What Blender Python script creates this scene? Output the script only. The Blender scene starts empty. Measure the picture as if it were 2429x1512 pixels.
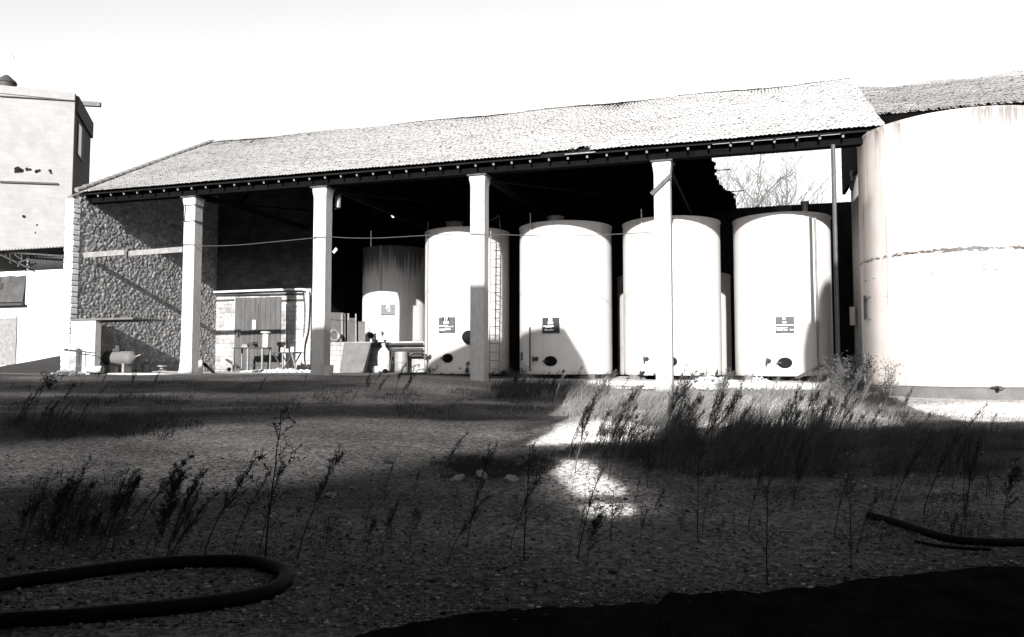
import bpy, bmesh, math, random
import numpy as np
from mathutils import Vector, Matrix, noise
R = math.radians
scene = bpy.context.scene
COL = scene.collection
rnd = random.Random(11)

# ------------------------------------------------------------------ camera
# world frame: +X runs along the shed front to the right, +Y into the shed, eye 1.6 m above the near ground
EYE = Vector((0.0, 0.0, 1.6)); YAW = R(17.5); TILT = R(3.36); F = 1890.0   # F in pixels of a 2429 px wide frame
cam = bpy.data.cameras.new("camera"); cam.sensor_width = 36.0; cam.lens = 36.0 * F / 2429.0
cam.clip_start = 0.05; cam.clip_end = 3000
co = bpy.data.objects.new("camera", cam); COL.objects.link(co)
co.location = EYE; co.rotation_euler = (R(90) + TILT, 0, YAW)
scene.camera = co

# ------------------------------------------------------------------ light
SUN_PHI, SUN_EL = R(5.9), R(18.7)
world = bpy.data.worlds.new("World"); scene.world = world; world.use_nodes = True
nt = world.node_tree; bg = nt.nodes["Background"]
sky = nt.nodes.new("ShaderNodeTexSky"); sky.sky_type = 'NISHITA'; sky.sun_disc = False
sky.sun_elevation = SUN_EL; sky.sun_rotation = math.pi - SUN_PHI; sky.dust_density = 2.0
bw = nt.nodes.new("ShaderNodeRGBToBW")                 # the place is seen through black and white film
nt.links.new(sky.outputs[0], bw.inputs[0]); nt.links.new(bw.outputs[0], bg.inputs[0]); bg.inputs[1].default_value = 0.075
sun = bpy.data.lights.new("sun", 'SUN'); sun.energy = 4.5; sun.angle = R(0.5); sun.color = (1, 0.995, 0.985)
so = bpy.data.objects.new("sun", sun); COL.objects.link(so); so.location = (0, -20, 40)
sdir = Vector((-math.sin(SUN_PHI) * math.cos(SUN_EL), math.cos(SUN_PHI) * math.cos(SUN_EL), -math.sin(SUN_EL)))
so.rotation_euler = sdir.to_track_quat('-Z', 'Y').to_euler()
scene.view_settings.view_transform = 'Standard'; scene.view_settings.look = 'None'
scene.view_settings.exposure = 2.42; scene.view_settings.gamma = 1.0

# ------------------------------------------------------------------ pixel helpers (2429 x 1512 frame)
_r = Vector((math.cos(YAW), math.sin(YAW), 0)); _fh = Vector((-math.sin(YAW), math.cos(YAW), 0))
_f = _fh * math.cos(TILT) + Vector((0, 0, math.sin(TILT))); _u = Vector((0, 0, math.cos(TILT))) - _fh * math.sin(TILT)
def ray(x, y): return _f + _r * ((x - 1214.5) / F) + _u * ((756 - y) / F)
def atY(x, y, Y): d = ray(x, y); return EYE + d * (Y / d.y)
def atX(x, y, X): d = ray(x, y); return EYE + d * (X / d.x)
def atZ(x, y, Z): d = ray(x, y); return EYE + d * ((Z - EYE.z) / d.z)
def sst(t): t = max(0., min(1., t)); return t * t * (3 - 2 * t)
def level(X): return 1.27 + (0.80 - 1.27) * sst((X + 13) / 11)
def G(X, Y):
    z = level(X) * max(0., min(1., (Y - 3) / 21.2))
    if 1.1 < Y < 60:
        z += 0.05 * noise.noise(Vector((X * .28, Y * .28, 3.1))) + 0.018 * noise.noise(Vector((X * 1.3, Y * 1.3, 7)))
    dx, dy = (X - 0.9) / 2.3, (Y - 21.6) / 1.0
    z += 0.22 * math.exp(-(dx * dx + dy * dy))                       # low heap of soil before the tall tank
    return z
def atG(x, y):
    d = ray(x, y); t = 2.0
    while t < 90:
        p = EYE + d * t
        if p.z <= G(p.x, p.y): break
        t += 0.05
    return Vector((p.x, p.y, G(p.x, p.y)))
def atC(x, y, cx, cy, r):
    d = ray(x, y); a = d.x**2 + d.y**2; b = -2 * (d.x * cx + d.y * cy); c = cx**2 + cy**2 - r * r
    disc = max(0., b * b - 4 * a * c); t = (-b - math.sqrt(disc)) / (2 * a)
    p = EYE + d * t; nrm = Vector((p.x - cx, p.y - cy, 0)).normalized(); return p, nrm

def edges_center(xl, xr, Y):                                   # cylinder axis at depth Y whose sides fall on the two image columns
    al, ar = math.atan2(ray(xl, 867).x, ray(xl, 867).y), math.atan2(ray(xr, 867).x, ray(xr, 867).y)
    am, hw = (al + ar) / 2, (ar - al) / 2; d = Y / math.cos(am); return d * math.sin(am), d * math.sin(hw)
TY = 29.6                                                     # depth of the front row of vats
# ------------------------------------------------------------------ materials
def base_mat(name, rough=0.85, spec=0.25):
    m = bpy.data.materials.new(name); m.use_nodes = True; t = m.node_tree
    b = t.nodes["Principled BSDF"]; b.inputs["Roughness"].default_value = rough
    b.inputs["Specular IOR Level"].default_value = spec
    return m, t, b
def N(t, kind, **kw):
    n = t.nodes.new(kind)
    for k, v in kw.items():
        if k in n.inputs: n.inputs[k].default_value = v
        else: setattr(n, k, v)
    return n
def grey(v): return (v, v * 0.985, v * 0.975, 1)
def coords(t, scale=(1, 1, 1), src='Object'):
    tc = N(t, "ShaderNodeTexCoord"); mp = N(t, "ShaderNodeMapping"); mp.inputs["Scale"].default_value = scale
    t.links.new(tc.outputs[src], mp.inputs[0]); return mp.outputs[0]
def ramp(t, fac, stops):
    r = N(t, "ShaderNodeValToRGB"); e = r.color_ramp.elements
    while len(e) < len(stops): e.new(0.5)
    for el, (p, v) in zip(e, stops): el.position = p; el.color = grey(v)
    t.links.new(fac, r.inputs[0]); return r.outputs[0]
def mul(t, a, b, fac=1.0, mode='MULTIPLY'):
    m = N(t, "ShaderNodeMixRGB", blend_type=mode); m.inputs[0].default_value = fac
    t.links.new(a, m.inputs[1]); t.links.new(b, m.inputs[2]); return m.outputs[0]
def bump(t, b, h, strength=0.4, dist=0.02):
    n = N(t, "ShaderNodeBump", Strength=strength, Distance=dist); t.links.new(h, n.inputs["Height"]); t.links.new(n.outputs[0], b.inputs["Normal"])
def noisy(name, lo, hi, scale=3.0, rough=0.88, detail=8, stretch=(1, 1, 1), bstr=0.3, bdist=0.02, spec=0.2, fine=None):
    m, t, b = base_mat(name, rough, spec); v = coords(t, stretch)
    n = N(t, "ShaderNodeTexNoise", Scale=scale, Detail=detail, Roughness=0.65); t.links.new(v, n.inputs["Vector"])
    c = ramp(t, n.outputs[0], [(0.32, lo), (0.68, hi)])
    n2 = N(t, "ShaderNodeTexNoise", Scale=scale * (fine or 9), Detail=4, Roughness=0.7); t.links.new(v, n2.inputs["Vector"])
    c2 = ramp(t, n2.outputs[0], [(0.3, 0.72), (0.7, 1.0)])
    t.links.new(mul(t, c, c2), b.inputs["Base Color"])
    if bstr: bump(t, b, n2.outputs[0], bstr, bdist)
    return m
def blocks(name, lo, hi, mortar, bwid, bhei, bstr=0.5, gap=0.012, dirt=0.5):
    m, t, b = base_mat(name, 0.9, 0.15)
    tc = N(t, "ShaderNodeTexCoord"); sp = N(t, "ShaderNodeSeparateXYZ"); t.links.new(tc.outputs["Object"], sp.inputs[0])
    ad = N(t, "ShaderNodeMath"); t.links.new(sp.outputs[0], ad.inputs[0]); t.links.new(sp.outputs[1], ad.inputs[1])
    cb = N(t, "ShaderNodeCombineXYZ"); t.links.new(ad.outputs[0], cb.inputs[0]); t.links.new(sp.outputs[2], cb.inputs[1])
    wob = N(t, "ShaderNodeTexNoise", Scale=1.7, Detail=3); t.links.new(tc.outputs["Object"], wob.inputs["Vector"])
    vm = N(t, "ShaderNodeVectorMath", operation='MULTIPLY_ADD'); t.links.new(wob.outputs[1], vm.inputs[0]); vm.inputs[1].default_value = (.05, .05, 0)
    t.links.new(cb.outputs[0], vm.inputs[2])
    br = N(t, "ShaderNodeTexBrick", Scale=1.0); br.inputs["Brick Width"].default_value = bwid; br.inputs["Row Height"].default_value = bhei
    br.inputs["Mortar Size"].default_value = gap; br.inputs["Color1"].default_value = grey(lo); br.inputs["Color2"].default_value = grey(hi)
    br.inputs["Mortar"].default_value = grey(mortar); br.inputs["Mortar Smooth"].default_value = 0.3
    t.links.new(vm.outputs[0], br.inputs["Vector"])
    n = N(t, "ShaderNodeTexNoise", Scale=1.1, Detail=10, Roughness=0.7); t.links.new(tc.outputs["Object"], n.inputs["Vector"])
    c = mul(t, br.outputs[0], ramp(t, n.outputs[0], [(0.35, dirt), (0.6, 1.0)]))
    t.links.new(c, b.inputs["Base Color"])
    inv = N(t, "ShaderNodeMath", operation='MULTIPLY_ADD'); t.links.new(br.outputs["Fac"], inv.inputs[0]); inv.inputs[1].default_value = -1
    n3 = N(t, "ShaderNodeTexNoise", Scale=25, Detail=4); t.links.new(tc.outputs["Object"], n3.inputs["Vector"]); t.links.new(n3.outputs[0], inv.inputs[2])
    bump(t, b, inv.outputs[0], bstr, 0.015)
    return m
def tank_paint(name, base=0.74, streak=0.55, seam=None, seed=0., top=None, patch=None, rust=0.0):
    """white paint: weather streaks run down, scuffs along the seams, patches of lost paint"""
    m, t, b = base_mat(name, 0.62, 0.3)
    tc = N(t, "ShaderNodeTexCoord"); sp = N(t, "ShaderNodeSeparateXYZ"); t.links.new(tc.outputs["Object"], sp.inputs[0])
    def nz(sc, scale, det=6, off=0.):
        mp = N(t, "ShaderNodeMapping"); mp.inputs["Scale"].default_value = sc; mp.inputs["Location"].default_value = (seed + off, seed * 1.7, seed * .3)
        t.links.new(tc.outputs["Object"], mp.inputs[0]); n = N(t, "ShaderNodeTexNoise", Scale=scale, Detail=det, Roughness=0.62)
        t.links.new(mp.outputs[0], n.inputs["Vector"]); return n.outputs[0]
    col = ramp(t, nz((1, 1, 1), 1.6, 9), [(0.3, base * 0.86), (0.65, base)])
    col = mul(t, col, ramp(t, nz((4, 4, .12), 2.2, 7, 5), [(0.56, 1.0), (0.75, streak)]))
    def band(z, w):          # 1 on a ring at height z, 0 away from it
        s = N(t, "ShaderNodeMath", operation='SUBTRACT'); t.links.new(sp.outputs[2], s.inputs[0]); s.inputs[1].default_value = z
        a = N(t, "ShaderNodeMath", operation='ABSOLUTE'); t.links.new(s.outputs[0], a.inputs[0])
        mr = N(t, "ShaderNodeMapRange"); mr.inputs[1].default_value = 0; mr.inputs[2].default_value = w; mr.inputs[3].default_value = 1; mr.inputs[4].default_value = 0
        t.links.new(a.outputs[0], mr.inputs[0]); return mr.outputs[0]
    for (z, w, strength, thr) in (seam or []):
        bd = band(z, w); n = nz((2.5, 2.5, 9), 3.0, 8, z)
        mm = N(t, "ShaderNodeMath", operation='MULTIPLY'); t.links.new(bd, mm.inputs[0]); t.links.new(n, mm.inputs[1])
        lowm = ramp(t, nz((1, 1, .3), .45, 2, z + 30), [(0.36, .8), (0.6, 1.2)]); m5 = mul(t, mm.outputs[0], lowm)
        col = mul(t, col, ramp(t, m5, [(thr, 1.0), (thr + .10, strength)]))
    if top:                  # dirt that has run down from the rim
        z0, z1, strength = top
        mr = N(t, "ShaderNodeMapRange"); mr.inputs[1].default_value = z0; mr.inputs[2].default_value = z1; t.links.new(sp.outputs[2], mr.inputs[0])
        mm = N(t, "ShaderNodeMath", operation='MULTIPLY'); t.links.new(mr.outputs[0], mm.inputs[0]); t.links.new(nz((5, 5, .18), 1.6, 8, 9), mm.inputs[1])
        m5 = mul(t, mm.outputs[0], ramp(t, nz((1, 1, .2), .5, 2, 61), [(0.42, .55), (0.58, 1.25)]))
        col = mul(t, col, ramp(t, m5, [(0.30, 1.0), (0.50, strength)]))
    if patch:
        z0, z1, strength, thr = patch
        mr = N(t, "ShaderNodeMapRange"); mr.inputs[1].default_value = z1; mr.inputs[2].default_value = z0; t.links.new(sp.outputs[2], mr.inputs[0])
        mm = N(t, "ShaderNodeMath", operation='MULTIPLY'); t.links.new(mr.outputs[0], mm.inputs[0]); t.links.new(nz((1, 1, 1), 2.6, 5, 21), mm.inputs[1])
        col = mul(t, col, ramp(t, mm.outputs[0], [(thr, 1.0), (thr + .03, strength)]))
    t.links.new(col, b.inputs["Base Color"]); bump(t, b, nz((1, 1, .6), 3.0, 4, 2), 0.12, 0.03)
    return m
def tile_mat(name, lo, hi, thr):
    m, t, b = base_mat(name, 0.92, 0.1); v = coords(t, (1, 1, 1))
    n = N(t, "ShaderNodeTexNoise", Scale=0.55, Detail=9, Roughness=0.72); t.links.new(coords(t, (.7, 1.6, 1.6)), n.inputs["Vector"])
    c = ramp(t, n.outputs[0], [(thr - .12, lo), (thr + .14, hi)])
    sp = N(t, "ShaderNodeSeparateXYZ"); t.links.new(v, sp.inputs[0])          # older, greyer tiles towards the left end
    mr = N(t, "ShaderNodeMapRange"); mr.inputs[1].default_value = -11; mr.inputs[2].default_value = 12; mr.inputs[3].default_value = .68; mr.inputs[4].default_value = 1.22
    t.links.new(sp.outputs[0], mr.inputs[0]); vv = N(t, "ShaderNodeVectorMath", operation='SCALE'); t.links.new(c, vv.inputs[0]); t.links.new(mr.outputs[0], vv.inputs["Scale"]); c = vv.outputs[0]
    at = N(t, "ShaderNodeAttribute", attribute_name="tone"); c = mul(t, c, at.outputs["Color"])
    n2 = N(t, "ShaderNodeTexNoise", Scale=13, Detail=5, Roughness=0.75); t.links.new(v, n2.inputs["Vector"])
    c = mul(t, c, ramp(t, n2.outputs[0], [(0.3, 0.80), (0.6, 1.0)]))
    t.links.new(c, b.inputs["Base Color"]); bump(t, b, n2.outputs[0], 0.15, 0.01); return m
def toned(name, mulv, rough=0.95):
    m, t, b = base_mat(name, rough, 0.1); at = N(t, "ShaderNodeAttribute", attribute_name="tone"); v = coords(t)
    n = N(t, "ShaderNodeTexNoise", Scale=22, Detail=6, Roughness=0.7); t.links.new(v, n.inputs["Vector"])
    c = mul(t, at.outputs["Color"], ramp(t, n.outputs[0], [(0.3, 0.55 * mulv), (0.7, mulv)])); t.links.new(c, b.inputs["Base Color"])
    bump(t, b, n.outputs[0], 0.5, 0.012); return m
def ground_mat():
    m, t, b = base_mat("gravel_ground", 0.95, 0.08); v = coords(t)
    n1 = N(t, "ShaderNodeTexNoise", Scale=0.35, Detail=6, Roughness=0.6); t.links.new(coords(t, (1, 1.7, 1)), n1.inputs["Vector"])
    big = ramp(t, n1.outputs[0], [(0.38, 0.115), (0.62, 0.20)])
    vo = N(t, "ShaderNodeTexVoronoi", Scale=26.0); t.links.new(v, vo.inputs["Vector"])
    st = ramp(t, vo.outputs["Color"], [(0.08, 0.30), (0.9, 1.35)])
    n2 = N(t, "ShaderNodeTexNoise", Scale=9, Detail=8, Roughness=0.8); t.links.new(v, n2.inputs["Vector"])
    c = mul(t, mul(t, big, st), ramp(t, n2.outputs[0], [(0.34, 0.34), (0.66, 1.15)]))
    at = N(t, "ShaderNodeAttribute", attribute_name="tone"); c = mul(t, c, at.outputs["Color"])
    t.links.new(c, b.inputs["Base Color"])
    ad = N(t, "ShaderNodeMath", operation='ADD'); t.links.new(vo.outputs["Distance"], ad.inputs[0]); t.links.new(n2.outputs[0], ad.inputs[1])
    bump(t, b, ad.outputs[0], 1.0, 0.05); return m
M = {}
M['ground'] = ground_mat()
M['pebble'] = toned("pebble_stone", 1.0)
M['rubble'] = toned("rubble_stone", 1.0)
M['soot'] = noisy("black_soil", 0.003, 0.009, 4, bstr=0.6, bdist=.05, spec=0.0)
M['soil'] = noisy("dark_soil", 0.05, 0.10, 2.5, bstr=0.7, bdist=.04)
M['concrete'] = noisy("pale_concrete", 0.22, 0.32, 1.6, bstr=0.25)
M['slab'] = noisy("floor_concrete", 0.20, 0.34, 1.2, bstr=0.4, bdist=.03)
M['pillar'] = noisy("pillar_concrete", 0.22, 0.28, 1.4, stretch=(1, 1, .35), bstr=0.2)
M['dcon'] = noisy("weathered_concrete", 0.045, 0.075, 2.2, bstr=0.3)
M['board'] = noisy("grey_board", 0.05, 0.075, 3.0, bstr=0.1)
M['wood'] = noisy("grey_timber", 0.028, 0.05, 2.0, stretch=(5, 5, .6), bstr=0.3)
M['palewood'] = noisy("pale_timber", 0.075, 0.13, 3, stretch=(2, 2, 2), bstr=0.2)
M['darkwood'] = noisy("sooty_timber", 0.005, 0.010, 2.0, bstr=0.2, spec=0.03)  # darkness of the shed interior put into the timber colour
M['darkwall'] = noisy("sooty_stone", 0.005, 0.012, 1.6, bstr=0.5, spec=0.03)  # interior shade put into the stone colour
M['steel'] = noisy("grey_steel", 0.07, 0.12, 4, rough=0.5, bstr=0.05, spec=0.5)
M['rust'] = noisy("dark_rusty_steel", 0.012, 0.03, 6, rough=0.7, bstr=0.2)
M['black'] = noisy("black_rubber", 0.0015, 0.003, 8, rough=0.6, bstr=0.1, spec=0.04)
M['white'] = noisy("white_paint", 0.27, 0.35, 2.5, rough=0.7, bstr=0.1)
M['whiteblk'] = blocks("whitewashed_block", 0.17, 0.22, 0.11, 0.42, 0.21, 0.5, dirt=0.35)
M['sootblk'] = blocks("sooty_block", 0.035, 0.06, 0.03, 0.42, 0.21, 0.5, dirt=0.5)  # masonry above the eave shadow line, its shade put into a darker colour
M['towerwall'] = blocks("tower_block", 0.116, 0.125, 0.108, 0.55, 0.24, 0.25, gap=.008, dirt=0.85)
M['towerside'] = blocks("tower_side_block", 0.05, 0.065, 0.04, 0.5, 0.22, 0.3, dirt=0.8)  # darker copy of the tower block, shade put into the side's colour
M['tower_trim'] = noisy("tower_render", 0.115, 0.14, 2, bstr=0.15)
M['tile'] = tile_mat("roof_tile", 0.155, 0.20, 0.47)
M['tile_dark'] = tile_mat("dark_roof_tile", 0.11, 0.19, 0.52)
M['tile_grey'] = tile_mat("grey_roof_tile", 0.03, 0.045, 0.5)
M['cellar'] = noisy("corrugated_sheet", 0.012, 0.02, 3, bstr=0.1)
M['sign'] = noisy("grey_sign_enamel", 0.030, 0.042, 3, rough=0.5, bstr=0.05)
M['sign_dull'] = noisy("dull_sign_enamel", 0.017, 0.024, 3, rough=0.6, bstr=0.05)
M['signd'] = noisy("dark_sign_enamel", 0.006, 0.011, 3, rough=0.5, bstr=0.05)
M['tar'] = noisy("tarred_timber", 0.0015, 0.003, 3, bstr=0.2, spec=0.02)  # eave shadow put into the timber as a near-black colour
M['darksteel'] = noisy("dull_steel", 0.022, 0.036, 4, rough=0.6, bstr=0.05)
M['rampsoil'] = noisy("ramp_asphalt", 0.012, 0.03, 2.5, stretch=(.5, 2, 2), bstr=0.5, bdist=.04, spec=.05)
M['weedmid'] = noisy("brown_dry_weed", 0.03, 0.06, 9, rough=0.95, bstr=0, spec=0.03)  # weed copy between lit and shaded, for the shadow edge
M['palegrass'] = noisy("pale_dry_grass", 0.05, 0.13, 1.6, rough=0.95, bstr=0, spec=0.03)  # grass copy with sunlight put into a paler colour
M['letter'] = noisy("white_lettering", 0.66, 0.76, 9, bstr=0)
M['weed'] = noisy("dry_weed", 0.010, 0.024, 9, rough=0.95, bstr=0, spec=0.03)  # weed copy with its shade put into a darker colour
M['weedpale'] = noisy("pale_dry_weed", 0.06, 0.11, 9, rough=0.95, bstr=0)  # weed copy with sunlight put into a paler colour
M['grass'] = noisy("dry_grass_blades", 0.016, 0.042, 1.2, rough=0.95, bstr=0, spec=0.03)  # grass copy with its shade put into a darker colour
M['leaf'] = noisy("bush_leaf", 0.018, 0.045, 7, rough=0.8, bstr=0)
M['bark'] = noisy("pale_bark", 0.075, 0.12, 5, bstr=0.2)
M['glass'] = noisy("dusty_window", 0.25, 0.34, 2, rough=0.3, bstr=0, spec=0.5)
M['brickback'] = blocks("factory_brick", 0.16, 0.24, 0.14, 0.24, 0.08, 0.5)

# ------------------------------------------------------------------ mesh builder
def wl(o):
    v = Vector((0, 0, 0))
    while o: v = v + o.location; o = o.parent
    return v
class MB:
    def __init__(s): s.v, s.f, s.t = [], [], None
    def add(s, vs, fs):
        k = len(s.v); s.v += [tuple(p) for p in vs]; s.f += [tuple(i + k for i in f) for f in fs]; return s
    def box(s, c, size, m=None):
        x, y, z = (a / 2 for a in size); c = Vector(c)
        vs = [Vector((i * x, j * y, k * z)) for i in (-1, 1) for j in (-1, 1) for k in (-1, 1)]
        if m is not None: vs = [m @ q for q in vs]
        return s.add([c + q for q in vs], [(0, 1, 3, 2), (4, 6, 7, 5), (0, 4, 5, 1), (2, 3, 7, 6), (0, 2, 6, 4), (1, 5, 7, 3)])
    def span(s, a, b): return s.box([(p + q) / 2 for p, q in zip(a, b)], [abs(q - p) for p, q in zip(a, b)])
    def beam(s, p, q, w, h):
        p, q = Vector(p), Vector(q); d = (q - p); L = d.length; d.normalize()
        up = Vector((0, 0, 1)) if abs(d.z) < .99 else Vector((0, 1, 0)); sx = d.cross(up).normalized(); uz = sx.cross(d)
        m = Matrix((sx, d, uz)).transposed(); return s.box((p + q) / 2, (w, L, h), m)
    def tube(s, pts, r, n=8, cap=True):
        pts = [Vector(p) for p in pts]; rr = r if isinstance(r, (list, tuple)) else [r] * len(pts); k = len(s.v); a0 = None
        for i, p in enumerate(pts):
            d = (pts[min(i + 1, len(pts) - 1)] - pts[max(i - 1, 0)]).normalized()
            if a0 is None: a0 = d.orthogonal().normalized()
            a0 = (a0 - d * a0.dot(d)).normalized(); b0 = d.cross(a0)
            for j in range(n):
                t = 2 * math.pi * j / n; s.v.append(tuple(p + (a0 * math.cos(t) + b0 * math.sin(t)) * rr[i]))
        for i in range(len(pts) - 1):
            for j in range(n): s.f.append((k + i * n + j, k + i * n + (j + 1) % n, k + (i + 1) * n + (j + 1) % n, k + (i + 1) * n + j))
        if cap: s.f.append(tuple(k + j for j in range(n - 1, -1, -1))); s.f.append(tuple(k + (len(pts) - 1) * n + j for j in range(n)))
        return s
    def lathe(s, prof, c, n=32, cap=True):
        k = len(s.v); c = Vector(c)
        for (r, z) in prof:
            for j in range(n): t = 2 * math.pi * j / n; s.v.append((c.x + r * math.cos(t), c.y + r * math.sin(t), c.z + z))
        for i in range(len(prof) - 1):
            for j in range(n): s.f.append((k + i * n + j, k + i * n + (j + 1) % n, k + (i + 1) * n + (j + 1) % n, k + (i + 1) * n + j))
        if cap: s.f.append(tuple(k + j for j in range(n - 1, -1, -1))); s.f.append(tuple(k + (len(prof) - 1) * n + j for j in range(n)))
        return s
    def prism(s, poly, off):
        off = Vector(off); a = [Vector(p) for p in poly]; n = len(a)
        return s.add(a + [p + off for p in a], [tuple(range(n))[::-1], tuple(range(n, 2 * n))] + [(i, (i + 1) % n, n + (i + 1) % n, n + i) for i in range(n)])
    def disc(s, p, nrm, r, th, n=20, ry=None, r2=None):
        """flat cylinder lying on a surface: p on the surface, nrm outwards"""
        p, d = Vector(p), Vector(nrm).normalized(); up = Vector((0, 0, 1)); sx = up.cross(d).normalized(); up = d.cross(sx); k = len(s.v)
        for (o, q) in ((0, 1), (th, 1 if r2 is None else r2)):
            for j in range(n):
                t = 2 * math.pi * j / n; s.v.append(tuple(p + d * o + sx * r * q * math.cos(t) + up * (ry or r) * q * math.sin(t)))
        s.f += [(k + j, k + (j + 1) % n, k + n + (j + 1) % n, k + n + j) for j in range(n)] + [tuple(k + n + j for j in range(n)), tuple(k + j for j in range(n - 1, -1, -1))]
        return s
    def rock(s, c, r, rg, flat=0.7):
        bm = bmesh.new(); bmesh.ops.create_icosphere(bm, subdivisions=1, radius=1)
        m = Matrix.Rotation(rg.uniform(0, 6.28), 3, 'Z') @ Matrix.Rotation(rg.uniform(-.5, .5), 3, 'X'); k = [rg.uniform(.7, 1.25) for _ in range(3)]
        vs = [Vector(c) + m @ Vector((v.co.x * k[0], v.co.y * k[1], v.co.z * k[2] * flat)) * r * rg.uniform(.8, 1.12) for v in bm.verts]
        fs = [[v.index for v in f.verts] for f in bm.faces]; bm.free(); return s.add(vs, fs)
    def build(s, name, mat, parent=None, smooth=35, loc=None, tone=None):
        me = bpy.data.meshes.new(name); o = bpy.data.objects.new(name, me); COL.objects.link(o)
        base = Vector((0, 0, 0))
        if parent is not None: o.parent = parent; base = wl(parent)
        else:
            if loc is None and s.v:
                a = np.array(s.v); loc = Vector(((a[:, 0].min() + a[:, 0].max()) / 2, (a[:, 1].min() + a[:, 1].max()) / 2, a[:, 2].min()))
            o.location = loc or (0, 0, 0); base = Vector(o.location)
        me.from_pydata([(x - base.x, y - base.y, z - base.z) for x, y, z in s.v], [], s.f); me.validate(); me.update()
        bm = bmesh.new(); bm.from_mesh(me); bmesh.ops.recalc_face_normals(bm, faces=bm.faces); bm.to_mesh(me); bm.free()
        me.materials.append(mat if not isinstance(mat, str) else M[mat])
        if smooth:
            me.polygons.foreach_set("use_smooth", [True] * len(me.polygons)); me.set_sharp_from_angle(angle=R(smooth))
        if tone is not None:
            at = me.color_attributes.new("tone", 'FLOAT_COLOR', 'POINT')
            at.data.foreach_set("color", np.repeat(np.array(tone, dtype=np.float32), 4))
        return o
def tag(o, label=None, cat=None, group=None, kind=None):
    if label: o['label'] = label
    if cat: o['category'] = cat
    if group: o['group'] = group
    if kind: o['kind'] = kind
    return o
def thing(name, label, cat, loc, group=None):
    o = bpy.data.objects.new(name, None); COL.objects.link(o); o.location = loc; o.empty_display_size = .2; return tag(o, label, cat, group)
def text_into(mb, body, size, origin, right, nrm, ext=0.004):
    cu = bpy.data.curves.new("t", 'FONT'); cu.body = body; cu.size = size; cu.extrude = ext; cu.align_x = 'CENTER'; cu.align_y = 'CENTER'; cu.offset = size * .012
    ob = bpy.data.objects.new("t", cu); COL.objects.link(ob)
    dg = bpy.context.evaluated_depsgraph_get(); me = bpy.data.meshes.new_from_object(ob.evaluated_get(dg))
    right = Vector(right).normalized(); nrm = Vector(nrm).normalized(); up = nrm.cross(right)
    mb.add([Vector(origin) + right * v.co.x + up * v.co.y + nrm * v.co.z for v in me.vertices], [tuple(p.vertices) for p in me.polygons])
    bpy.data.objects.remove(ob); bpy.data.meshes.remove(me); bpy.data.curves.remove(cu)

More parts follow.
